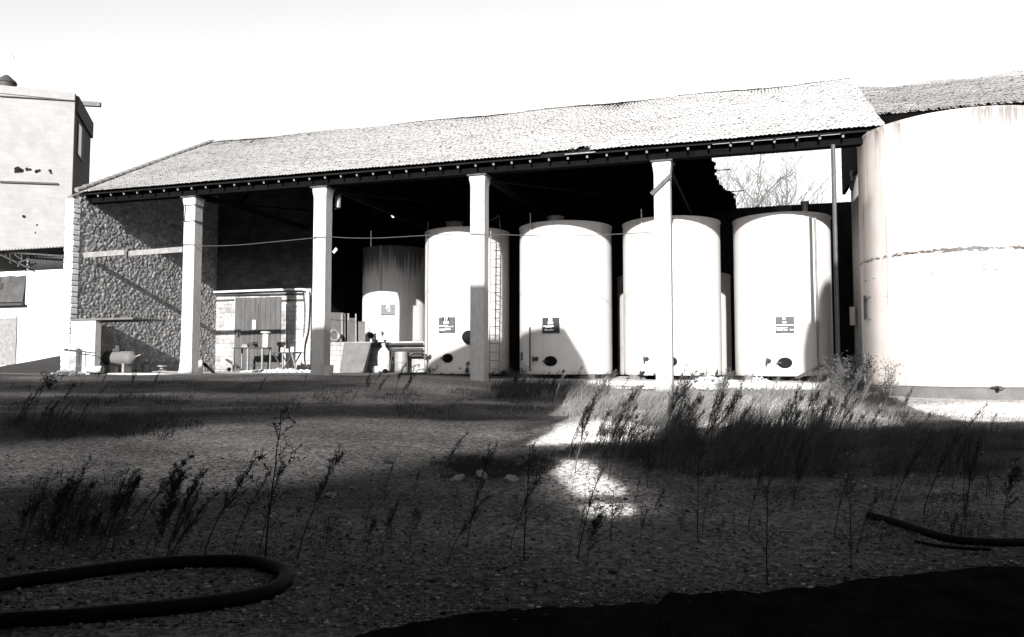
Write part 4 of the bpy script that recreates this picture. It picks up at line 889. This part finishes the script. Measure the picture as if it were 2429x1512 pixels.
# hanging lamp next to the second pillar, bracket
root = thing("hanging_lamp", "white cylindrical lamp hanging right of the second pillar", "lamp", atY(802, 475, 25.2)); p = atY(802, 475, 25.2)
MB().lathe([(.10, -.28), (.105, -.02), (.1, .06), (.11, .08), (.11, .12), (.09, .2), (.03, .33), (.01, .36)], p, 18).build("shade", 'steel', root); MB().tube([p + Vector((0, 0, .35)), (p.x, p.y, 7.9)], .012, 6).build("rod", 'rust', root)
MB().span((p.x - .12, p.y - .02, p.z - .34), (p.x - .07, p.y + .02, p.z - .1)).build("bracket", 'steel', root, smooth=0)
a, b = atY(791, 600, 24.4), atY(799, 590, 24.4); put("pillar_bracket", "little bent bracket on the side of the second pillar", "bracket", MB().beam(a, b, .04, .1), 'concrete', smooth=0)
# plinth under the set-back vat
xa_, xb_ = atY(770, 850, 29.9).x, atY(1006, 850, 29.9).x; zp = atY(900, 811, 29.9).z
pl = MB().span((xa_, 29.9, 1.2), (xb_, 37.4, zp)); put("masonry_plinth", "white masonry plinth under the set-back vat", "plinth", pl, 'whiteblk', smooth=0)
dk = MB().span((xa_ + .3, 33.8, zp), (-16.2, 34.0, zp + 2.6)); 
# tyre, planks on the plinth
p = atY(793, 797, 30.4); mb = MB(); n1, n2 = 24, 10; ax = Vector((.82, -.5, .12)).normalized(); e1 = ax.orthogonal().normalized(); e2 = ax.cross(e1)
for i in range(n1):
    t = 2 * math.pi * i / n1; d = e1 * math.cos(t) + e2 * math.sin(t)
    for j in range(n2): u = 2 * math.pi * j / n2; mb.v.append(tuple(Vector((p.x, 30.4, zp + .3)) + d * (.22 + .075 * math.cos(u)) + ax * .08 * math.sin(u)))
for i in range(n1):
    for j in range(n2): mb.f.append((i * n2 + j, ((i + 1) % n1) * n2 + j, ((i + 1) % n1) * n2 + (j + 1) % n2, i * n2 + (j + 1) % n2))
put("tyre", "worn pale tyre leaning on the plinth behind the second pillar", "tyre", mb, 'steel')
for k, (x, yt, w, mt) in enumerate(((800, 742, .55, 'wood'), (811, 745, .07, 'palewood'), (818, 744, .06, 'wood'), (826, 744, .07, 'palewood'), (834, 755, .34, 'wood'), (844, 745, .06, 'palewood'), (858, 763, .3, 'dcon'))):
    a = atY(x, 808, 31.0 + .05 * k); b = atY(x, yt, 31.2 + .05 * k); a.z = zp
    put("upright_board", ["wide dark board standing on the plinth behind the tyre", "pale upright lath just right of the wide dark board", "narrow grey lath, second right of the wide dark board", "pale lath in the middle of the upright boards", "broad grey board in the right half of the upright boards", "pale lath against the broad grey board's right edge", "grey panel standing nearest to the set-back vat"][k], "board", MB().beam(a, b, w, .04), mt, smooth=0)
# leaning board
a, b, c_, d_ = (atY(805, 883, 28.9), atY(868, 881, 28.9), atY(884, 814, 29.75), atY(816, 813, 29.75)); a.z = b.z = 1.3
bd = MB().prism([a, b, c_, d_], (0, .04, .01)); put("leaning_board", "large grey board leaning on the white plinth", "board", bd, 'board', smooth=0)
# gas bottle on trolley
p = atY(908, 850, 29.2); root = thing("gas_bottle", "white gas bottle on a small wheeled trolley by the leaning board", "gas bottle", (p.x, 29.2, 1.28)); zt_ = atY(908, 826, 29.2).z
MB().lathe([(.2, .05), (.24, .1), (.25, .7), (.22, .88), (.13, 1.0), (.07, 1.04), (.07, 1.12)], (p.x + .05, 29.2, 1.28), 20).build("cylinder", 'white', root)
w_ = MB().disc((p.x - .16, 28.95, 1.42), (.1, -1, 0), .15, .05, 20); w_.build("wheel", 'concrete', root); MB().disc((p.x + .26, 28.95, 1.36), (.1, -1, 0), .1, .05, 16).build("wheel", 'black', root)
mb = MB().tube([(p.x + .36, 29.1, 1.36), (p.x + .36, 29.35, 2.25), (p.x + .22, 29.4, 2.35)], .025, 6); mb.build("trolley_frame", 'rust', root); MB().box((p.x + .05, 29.2, 2.45), (.16, .14, .1)).build("valve", 'steel', root, smooth=0)
put("steel_drum", "grey barrel right of the white gas bottle", "barrel", MB().lathe([(.26, 0), (.27, .02), (.27, .4), (.285, .42), (.27, .44), (.27, .85), (.25, .87)], (p.x + .75, 29.35, 1.28), 20), 'steel')
# pipe rack along the plinth
root = thing("pipe_rack", "run of dark pipes with valves along the white plinth", "pipes", (atY(960, 830, 29.6).x, 29.6, 1.3))
for ya, yb, xa2, r in ((818, 816, 880, .05), (829, 828, 918, .04), (838, 837, 920, .05), (845, 844, 922, .05)):
    MB().tube([atY(xa2, ya, 29.65), atY(1003, yb, 29.65)], r, 8).build("pipe", 'rust', root)
for x in (893, 913): p = atY(x, 818, 29.5); MB().lathe([(.08, -.1), (.12, -.02), (.12, .06), (.05, .1), (.05, .16), (.13, .17), (.13, .2)], p, 14).build("valve", 'rust', root)
hp = arc([atY(x, y, 29.5) for x, y in ((930, 862), (938, 850), (952, 846), (963, 850), (968, 843), (980, 838))], 5); put("coiled_wire", "loop of pale wire hanging on the shaded part of the plinth", "wire", MB().tube(hp, .012, 5), 'palewood')
hp = arc([atY(x, y, 29.4) for x, y in ((972, 885), (978, 872), (990, 866), (996, 866), (992, 872))], 5); put("bent_rod", "bent dark rod against the plinth near vat 17", "rod", MB().tube(hp, .02, 5), 'rust')
p = atG(945, 893); put("rail_scrap", "dark scrap of pipe lying before the plinth", "scrap", MB().beam((p.x - .4, 25.0, 1.3), (p.x + .5, 25.2, 1.33), .1, .09), 'rust', smooth=0)
# debris by the right-hand vat
a, b = atY(1890, 892, 25.6), atY(1950, 868, 26.6); a.z = 1.22; put("leaning_plank", "plank propped up at the foot of the right-hand front vat", "plank", MB().beam(a, b, .13, .05), 'wood', smooth=0)
p = atG(2034, 952); put("plastic_pipe", "white pipe end sticking out below the bush", "pipe", MB().tube([(p.x, p.y, p.z + .07), (p.x + .55, p.y + 1.0, p.z + .13)], .075, 16, cap=False).disc((p.x + .003, p.y + .02, p.z + .071), (-.45, -.85, 0), .05, .01), 'white')
a, b = atG(2100, 948), atG(2065, 925); b.z += .35; put("broken_board", "broken grey board under the bush at the big tank", "board", MB().beam(a, b, .16, .04), 'wood', smooth=0)
for i, (x, y, l) in enumerate(((1640, 908, 1.3), (1790, 900, 2.2), (1930, 907, 1.6))):
    p = atG(x, y); put("ground_plank", ["pale plank on the ground right of the last pillar", "long pale plank on the ground before the right-hand vat", "pale plank on the ground near the bush"][i], "plank", MB().beam((p.x - l / 2, p.y, p.z + .06), (p.x + l / 2, p.y - .2, p.z + .05), .2, .05), 'palewood', smooth=0)

# ================================================================== HOSES
def hose(pts, r, label, lift=.0):
    P_ = arc([atG(x, y) for x, y in pts], 8); P_ = [Vector((p.x, p.y, G(p.x, p.y) + r * .75 + lift)) for p in P_]
    return put("hose", label, "hose", MB().tube(P_, r, 12), 'black')
hose([(-250, 1440), (-60, 1412), (120, 1388), (300, 1362), (450, 1348), (580, 1348), (655, 1362), (678, 1388), (640, 1418), (540, 1444), (400, 1462), (200, 1478), (0, 1494), (-250, 1520)], .052, "thick black hose looped on the gravel at the lower left")
hose([(2060, 1232), (2120, 1248), (2180, 1268), (2240, 1285), (2300, 1294), (2380, 1296), (2480, 1294), (2600, 1280)], .036, "thick black hose trailing in from the right edge")
hose([(2170, 1290), (2230, 1302), (2290, 1308), (2350, 1310)], .014, "thin black hose lying just below the thick right-hand hose")

# ================================================================== VEGETATION
def weed_proto(seed, h, lean, dens, style):
    rg = random.Random(seed); st = MB(); fo = MB(); n = 9; pts = []; x = y = 0
    bx, by = lean * rg.uniform(.8, 1.2), rg.uniform(-.12, .12)
    for i in range(n): t = i / (n - 1); pts.append(Vector((bx * h * t ** 1.35 + .012 * h * rg.uniform(-1, 1) * t, by * h * t, h * t * (1 - .18 * abs(lean) * t))))
    st.tube(pts, [.0055 * h ** .5 * (1 - .75 * i / (n - 1)) + .0012 for i in range(n)], 5)
    def twig(p, d, L, depth):
        m = 4; q = [p]; dd = d.copy()
        for i in range(m): dd = (dd + Vector((rg.uniform(-.18, .18), rg.uniform(-.18, .18), .10 * (1 if style == 0 else -.3)))).normalized(); q.append(q[-1] + dd * L / m)
        fo.tube(q, [.0026, .0022, .0018, .0014, .001], 3, cap=False)
        if depth:
            for k in range(rg.randint(2, 4)):
                i = rg.randint(1, m); a = (dd + Vector((rg.uniform(-1, 1), rg.uniform(-1, 1), rg.uniform(-.2, .6)))).normalized(); twig(q[i], a, L * rg.uniform(.25, .5), depth - 1)
        for k in range(int(7 * dens)):
            i = rg.randint(0, m - 1); c = q[i].lerp(q[i + 1], rg.random()); s = rg.uniform(.005, .013) * (1.5 if style else 1); a = Vector((rg.uniform(-1, 1), rg.uniform(-1, 1), rg.uniform(-1, 1))).normalized(); b = a.orthogonal().normalized()
            fo.add([c, c + a * s + b * s * .3, c + a * s * 2.2, c + a * s - b * s * .3], [(0, 1, 2, 3)])
    nb = int(19 * dens * max(.7, h)) + 5
    for k in range(nb):
        t = rg.uniform(.22 if style else .38, .98); i = min(int(t * (n - 1)), n - 2); p = pts[i].lerp(pts[i + 1], t * (n - 1) - i); a = rg.uniform(0, 6.28)
        q_ = .6 if style else .34; d = Vector((math.cos(a) * q_ + bx * 1.1, math.sin(a) * q_, rg.uniform(.5, 1.1))).normalized(); twig(p, d, h * rg.uniform(.16, .36) * (1.12 - .75 * t), 1)
    return st, fo
PROT = {}
def proto_meshes(key, mat):
    if (key, mat) in PROT: return PROT[key, mat]
    h, lean, dens, style, seed = key; st, fo = weed_proto(seed, h, lean, dens, style); out = []
    for mbx, nm in ((st, "dry_weed"), (fo, "seed_heads")):
        me = bpy.data.meshes.new(nm); me.from_pydata(mbx.v, [], mbx.f); me.materials.append(M[mat]); me.polygons.foreach_set("use_smooth", [True] * len(me.polygons)); me.update(); out.append(me)
    PROT[key, mat] = out; return out
KINDS = [(1.0, .44, 1.0, 0, 1), (1.0, .2, .8, 0, 2), (1.0, .66, 1.0, 0, 3), (1.0, .1, .6, 1, 4), (1.0, .28, 1.3, 0, 5), (1.0, .05, .5, 1, 6), (1.0, .42, .7, 0, 7), (.9, .25, 1.5, 1, 8)]
WN = [0]
def weed(p, h, k, label, group, mat='weed', rz=None):
    a, b = proto_meshes(KINDS[k % len(KINDS)], mat); o = bpy.data.objects.new("dry_weed", a); COL.objects.link(o); o.location = p - Vector((0, 0, .015)); o.scale = (h * rnd.uniform(.9, 1.1),) * 2 + (h,)
    o.rotation_euler = (0, 0, rnd.uniform(-.5, .5) + YAW if rz is None else rz); tag(o, label, "weed", group)
    c = bpy.data.objects.new("seed_heads", b); COL.objects.link(c); c.parent = o; WN[0] += 1; return o
def depth(p): return (p - EYE).dot(_f)
def weed_px(x, yb, ytop, k, label, group, mat='weed', rz=None):
    p = atG(x, yb); h = (yb - ytop) * depth(p) / F; return weed(p, max(.12, h), k, label, group, mat, rz)
NEAR = "tall dry weeds in the near gravel"
for (x, yb, yt, k, lab) in (
    (628, 1338, 975, 5, "tallest dark weed at the left, rising from behind the hose loop into the pale gravel"),
    (612, 1335, 1090, 1, "leaning feathery weed just left of the tallest weed"),
    (548, 1325, 1105, 6, "branching weed between the hose loop and the pale gravel"),
    (705, 1330, 1060, 0, "bushy weed stalk right of the tallest left weed"),
    (480, 1330, 1040, 2, "dark bushy weed stalk left of centre above the hose"),
    (420, 1320, 1150, 4, "slim weed above the top of the hose loop"),
    (770, 1318, 1190, 3, "small upright weed right of the hose loop"),
    (1108, 1300, 1060, 1, "slender stalk leaning right, left of the lower bright patch"),
    (1243, 1330, 1055, 5, "straight dark stalk left of the bright patches"),
    (1370, 1330, 1075, 1, "stalk crossing the lower bright patch"),
    (1450, 1290, 1110, 3, "stalk standing right of the lower bright patch"),
    (1655, 1285, 1050, 5, "single straight stalk before the dark weed thicket"),
    (1820, 1390, 1105, 5, "long thin stalk rising from the black bank"),
    (1060, 1340, 1150, 2, "weed leaning right below the short grass band"),
    (870, 1310, 1210, 7, "bushy dark weed low in the middle gravel"),
    (905, 1320, 1180, 4, "taller bushy weed beside the low bushy one"),
    (985, 1250, 1195, 3, "little weed in the middle gravel"),
    (1540, 1250, 1160, 0, "weed leaning right of the second bright patch"),
    (1390, 1345, 1180, 7, "dark bushy weed below the bright patches"),
    (1210, 1305, 1130, 0, "thin weed at the left of the straight dark stalk"),
    (2020, 1360, 1130, 5, "slender stalk before the right-hand hose"),
    (2110, 1235, 1010, 2, "heavy leaning weed above the right-hand hose"),
    (2190, 1225, 1020, 0, "tall feathery weed right of the heavy leaning one"),
    (2290, 1240, 1030, 4, "bushy tall weed near the right edge"),
    (2380, 1250, 1060, 7, "dark dense weed at the right edge"),
    (1045, 1130, 1015, 2, "feathery weed bending right above the short grass band"),
    (1155, 1130, 1050, 0, "small feathery weed in the short grass band"),
    (300, 1130, 1105, 7, "low tuft of weed at the top of the dark left clump")): weed_px(x, yb, yt, k, lab, NEAR)
for i in range(26):
    x, yb = rnd.uniform(20, 400), rnd.uniform(1235, 1345); weed_px(x, yb, yb - rnd.uniform(110, 215), rnd.choice([0, 2, 4, 7]), "dark bushy weed in the thick clump at the lower left", "weeds of the lower left clump")
for i in range(100):
    x = 1330 + (720 if rnd.random() < .8 else 1080) * rnd.random(); yb = 1035 + (rnd.random() ** .8) * 112 - 15 * (x > 1900); weed_px(x, yb, yb - rnd.uniform(80, 200) * (1 if x < 2000 else .6), rnd.choice([0, 2, 4, 6, 0]), "dark feathery weed in the thicket along the shadow edge at right", "weeds of the right-hand thicket", "weedmid")
for i in range(22):
    x, yb = rnd.uniform(1500, 2420), rnd.uniform(1130, 1330); weed_px(x, yb, yb - rnd.uniform(60, 170), rnd.choice([0, 1, 3, 4]), "sparse dark weed on the shaded gravel at right", "scattered weeds at right")
for i in range(46):
    x, yb = rnd.uniform(1250, 2200), rnd.uniform(915, 1005); weed_px(x, yb, yb - rnd.uniform(25, 85), rnd.choice([0, 2, 4, 7]), "sunlit pale weed before the last pillar and the big tank", "sunlit weeds at right", 'weedpale')
for i in range(30):
    x = rnd.choice([rnd.uniform(60, 420), rnd.uniform(600, 1000), rnd.uniform(880, 980), rnd.uniform(1150, 1440)]); yb = rnd.uniform(905, 975); weed_px(x, yb, yb - rnd.uniform(25, 70), rnd.choice([0, 2, 4]), "small dark weed on the shaded strip before the shed", "weeds before the shed")
for i in range(22):
    x, yb = rnd.uniform(10, 200), rnd.uniform(985, 1050); weed_px(x, yb, yb - rnd.uniform(35, 90), rnd.choice([0, 2, 6]), "dark leaning weed in the grass at the left edge", "weeds at the left edge")
for i in range(22):
    x, yb = rnd.uniform(850, 1750), rnd.uniform(1180, 1345); weed_px(x, yb, yb - rnd.uniform(40, 120), rnd.choice([1, 3, 5, 0]), "thin dry stalk scattered on the middle gravel", "stalks on the middle gravel")
# dry grass: short blades in bands, nobody could count them
def grass():
    mb = MB(); rg = random.Random(5)
    def patch(x0, x1, y0, y1, n, hpx0, hpx1, edge=0.):
        for _ in range(int(n * 2.0)):
            x, y = rg.uniform(x0, x1), rg.uniform(y0, y1)
            ex = 2 * abs((x - x0) / (x1 - x0) - .5); ey = 2 * abs((y - y0) / (y1 - y0) - .5)
            if noise.noise(Vector((x * .011, y * .05, 4))) + .35 * noise.noise(Vector((x * .05, y * .16, 8))) - .55 * ex ** 4 - .5 * ey ** 3 < -.08 + edge: continue
            p = atG(x, y)
            if p.y > 24.6: continue
            d = depth(p); h = (hpx0 + (hpx1 - hpx0) * rg.random() ** 2.2) * d / F; w = .33 * d / F + .001; a = rg.uniform(0, 6.28); l = Vector((.4 + rg.uniform(-.45, .6), rg.uniform(-.4, .4), 0)) * h; s = Vector((math.cos(a) * w, math.sin(a) * w, 0)); m = p + Vector((0, 0, h * .55)) + l * .35
            mb.add([p - s, p + s, m + s * .7, m - s * .7, p + l + Vector((0, 0, h))], [(0, 1, 2, 3), (3, 2, 4)])
    patch(0, 620, 905, 930, 900, 5, 12); patch(0, 560, 935, 965, 1300, 6, 14); patch(0, 900, 950, 985, 1500, 6, 13); patch(0, 480, 980, 1050, 2600, 5, 20, -.2)
    patch(560, 1320, 925, 960, 1500, 5, 14); patch(1150, 1450, 900, 950, 2600, 10, 46, -.3); patch(900, 1420, 955, 1000, 1700, 6, 14)
    patch(1020, 1330, 1085, 1138, 2400, 8, 30, -.25); patch(1420, 1960, 1008, 1085, 4600, 14, 80, -.15); patch(1450, 2080, 1020, 1135, 1500, 50, 150, -.2); patch(1950, 2429, 1014, 1080, 3000, 8, 26, -.3); patch(2000, 2429, 1020, 1130, 700, 25, 90, -.2); patch(1500, 2429, 1075, 1140, 5200, 8, 38, -.05); patch(1700, 2429, 1130, 1200, 2200, 8, 24, .05)
    patch(1280, 1560, 1055, 1095, 1400, 8, 20, -.1); patch(40, 340, 1120, 1330, 2200, 10, 40, -.05); patch(1960, 2429, 1200, 1330, 1400, 8, 30)
    patch(430, 900, 1230, 1345, 900, 8, 30, .1)
    tag(mb.build("dry_grass", 'grass', smooth=0), "short dark dry grass in bands across the shaded gravel", "grass", kind="stuff")
    mb = MB(); patch(1280, 1560, 915, 1000, 3600, 8, 40, -.25); patch(1450, 2150, 918, 1012, 9000, 8, 46, -.3); patch(2000, 2429, 975, 1012, 700, 6, 20, -.1)
    tag(mb.build("pale_grass", 'palegrass', smooth=0), "pale dry scrub on the sunlit ground before the vats and the big tank", "grass", kind="stuff")
grass()
def pebbles():
    mb = MB(); rg = random.Random(9); tone = []
    bm = bmesh.new(); bmesh.ops.create_icosphere(bm, subdivisions=1, radius=1); bv = [v.co.copy() for v in bm.verts]; bf = [tuple(v.index for v in f.verts) for f in bm.faces]; bm.free()
    for _ in range(21000):
        y = 1070 + 425 * rg.random() ** .85; x = rg.uniform(-30, 2460); p = atG(x, y); d = depth(p); r = rg.lognormvariate(-4.82, .45)
        if d > 9 and r < .010: continue
        k = [r * rg.uniform(.7, 1.3), r * rg.uniform(.7, 1.3), r * rg.uniform(.4, .8)]; a = rg.uniform(0, 6.28); ca, sa = math.cos(a), math.sin(a)
        vs = []
        for v in bv: q = 1 + rg.uniform(-.15, .15); X, Y, Z = v.x * k[0] * q, v.y * k[1] * q, v.z * k[2] * q; vs.append((p.x + X * ca - Y * sa, p.y + X * sa + Y * ca, p.z + Z + k[2] * .35))
        mb.add(vs, bf); tone += [min(.42, max(.012, rg.gauss(.09, .06)))] * len(vs)
    tag(mb.build("gravel", 'pebble', smooth=0, tone=tone), "loose pale gravel stones scattered over the yard", "gravel", kind="stuff")
pebbles()
for i, (x, y, r) in enumerate(((1142, 1136, .13), (1085, 1141, .1), (1215, 1143, .12), (925, 1098, .14), (1265, 1147, .08), (785, 1180, .09))):
    mb = MB(); mb.rock(atG(x, y) + Vector((0, 0, r * .2)), r, random.Random(i + 40), .45); tag(mb.build("field_stone", 'rubble', smooth=0, tone=[.15] * len(mb.v)), ["largest flat stone at the edge of the short grass band", "pale stone left of the largest flat one", "flat stone right of the largest one by the grass band", "flat pale stone alone on the light gravel", "small stone at the right end of the grass band", "small pale stone on the left gravel"][i], "stone", "pale stones on the gravel")
# bush at the gap
def bush(c, w, h, n, label, mat, seed, leaf=.035, stems=14):
    rg = random.Random(seed); st = MB(); fo = MB()
    for _ in range(stems):
        a = rg.uniform(0, 6.28); L = h * rg.uniform(.6, 1.05); sp = w * rg.uniform(.1, .55); q = [Vector(c)]
        for i in range(1, 6): t = i / 5; q.append(Vector(c) + Vector((math.cos(a) * sp * t ** 1.3, math.sin(a) * sp * t ** 1.3, L * t)) + Vector((rg.uniform(-.03, .03), rg.uniform(-.03, .03), 0)))
        st.tube(q, [.012, .010, .008, .006, .004, .002], 4)
        for _k in range(n // stems):
            t = rg.uniform(.15, 1) * 5; i = min(int(t), 4); p = q[i].lerp(q[i + 1], t - i) + Vector((rg.gauss(0, .09), rg.gauss(0, .09), rg.gauss(0, .06))); s = leaf * rg.uniform(.6, 1.4)
            u = Vector((rg.uniform(-1, 1), rg.uniform(-1, 1), rg.uniform(-.3, 1))).normalized(); v = u.orthogonal().normalized(); fo.add([p, p + u * s + v * s * .4, p + u * s * 2, p + u * s - v * s * .4], [(0, 1, 2, 3)])
    root = tag(st.build("bush", 'wood', loc=Vector(c)), label, "bush"); fo.build("leaves", mat, root, smooth=0); return root
p = atG(2008, 945); bush(p, 1.35, 1.02, 3400, "dark leafy bush at the foot of the gap beside the big tank", 'leaf', 3, .034, 26)
p = atG(2110, 940); bush(p, .7, 1.0, 260, "pale thin shrub in front of the big tank's lower left", 'weedpale', 8, .03, 8)
p = atG(1250, 905); bush(Vector((p.x, 25.0, p.z)), .9, .5, 500, "low weedy growth at the foot of vat 18", 'weed', 12, .02, 10)
p = atG(1760, 898); bush(Vector((p.x, 25.0, p.z)), .9, .42, 420, "low pale growth between the last pillar and the right-hand vat", 'weedpale', 14, .025, 10)
p = atG(115, 925); bush(p, .7, .5, 500, "dark tuft of weeds on the shaded strip at far left", 'weed', 15, .025, 10)
# bare trees beyond
def bare_tree(c, H, seed, label, up=.25, spread=.75, lv=5, th=.011):
    rg = random.Random(seed); tr = MB(); br = MB()
    def grow(p, d, L, r, dep):
        q = [p]; m = 5
        for i in range(m): d = (d + Vector((rg.uniform(-.16, .16), rg.uniform(-.16, .16), rg.uniform(-.02, .12)))).normalized(); q.append(q[-1] + d * L / m)
        (tr if dep == 0 else br).tube(q, [r * (1 - .1 * i) for i in range(m + 1)], 6 if dep < 2 else 4, cap=False)
        if dep >= lv: return
        for k in range(rg.randint(3, 4) if dep < 4 else 3):
            i = rg.randint(2, m); a = rg.uniform(0, 6.28); nd = (d * .75 + Vector((math.cos(a), math.sin(a), 0)) * spread * rg.uniform(.5, 1.1) + Vector((0, 0, up))).normalized(); grow(q[i], nd, L * rg.uniform(.55, .8), r * .55, dep + 1)
    grow(Vector(c), Vector((rg.uniform(-.1, .1), 0, 1)), H * .3, H * th, 0)
    root = tag(tr.build("bare_tree", 'bark', loc=Vector(c)), label, "tree"); br.build("branches", 'bark', root)
p = atY(1775, 700, 52); bare_tree((p.x, 52, 1.0), 24, 5, "bare winter tree seen through the gap under the broken roof", .16, .9, 6, .016)
p = atY(1838, 700, 56); bare_tree((p.x, 56, 1.0), 23, 14, "lower bare winter tree right of the taller one in the gap under the broken roof", .1, 1.0, 6, .016)
p = atY(1965, 700, 58); bare_tree((p.x, 58, 1.0), 20, 21, "slight bare sapling beyond the right-hand front vat", .5, .5)
p = atY(232, 600, 60); bare_tree((p.x, 60, 1.0), 25.5, 33, "bare twigs poking up between the tower and the shed roof", .5, .4)
print("weeds", WN[0])
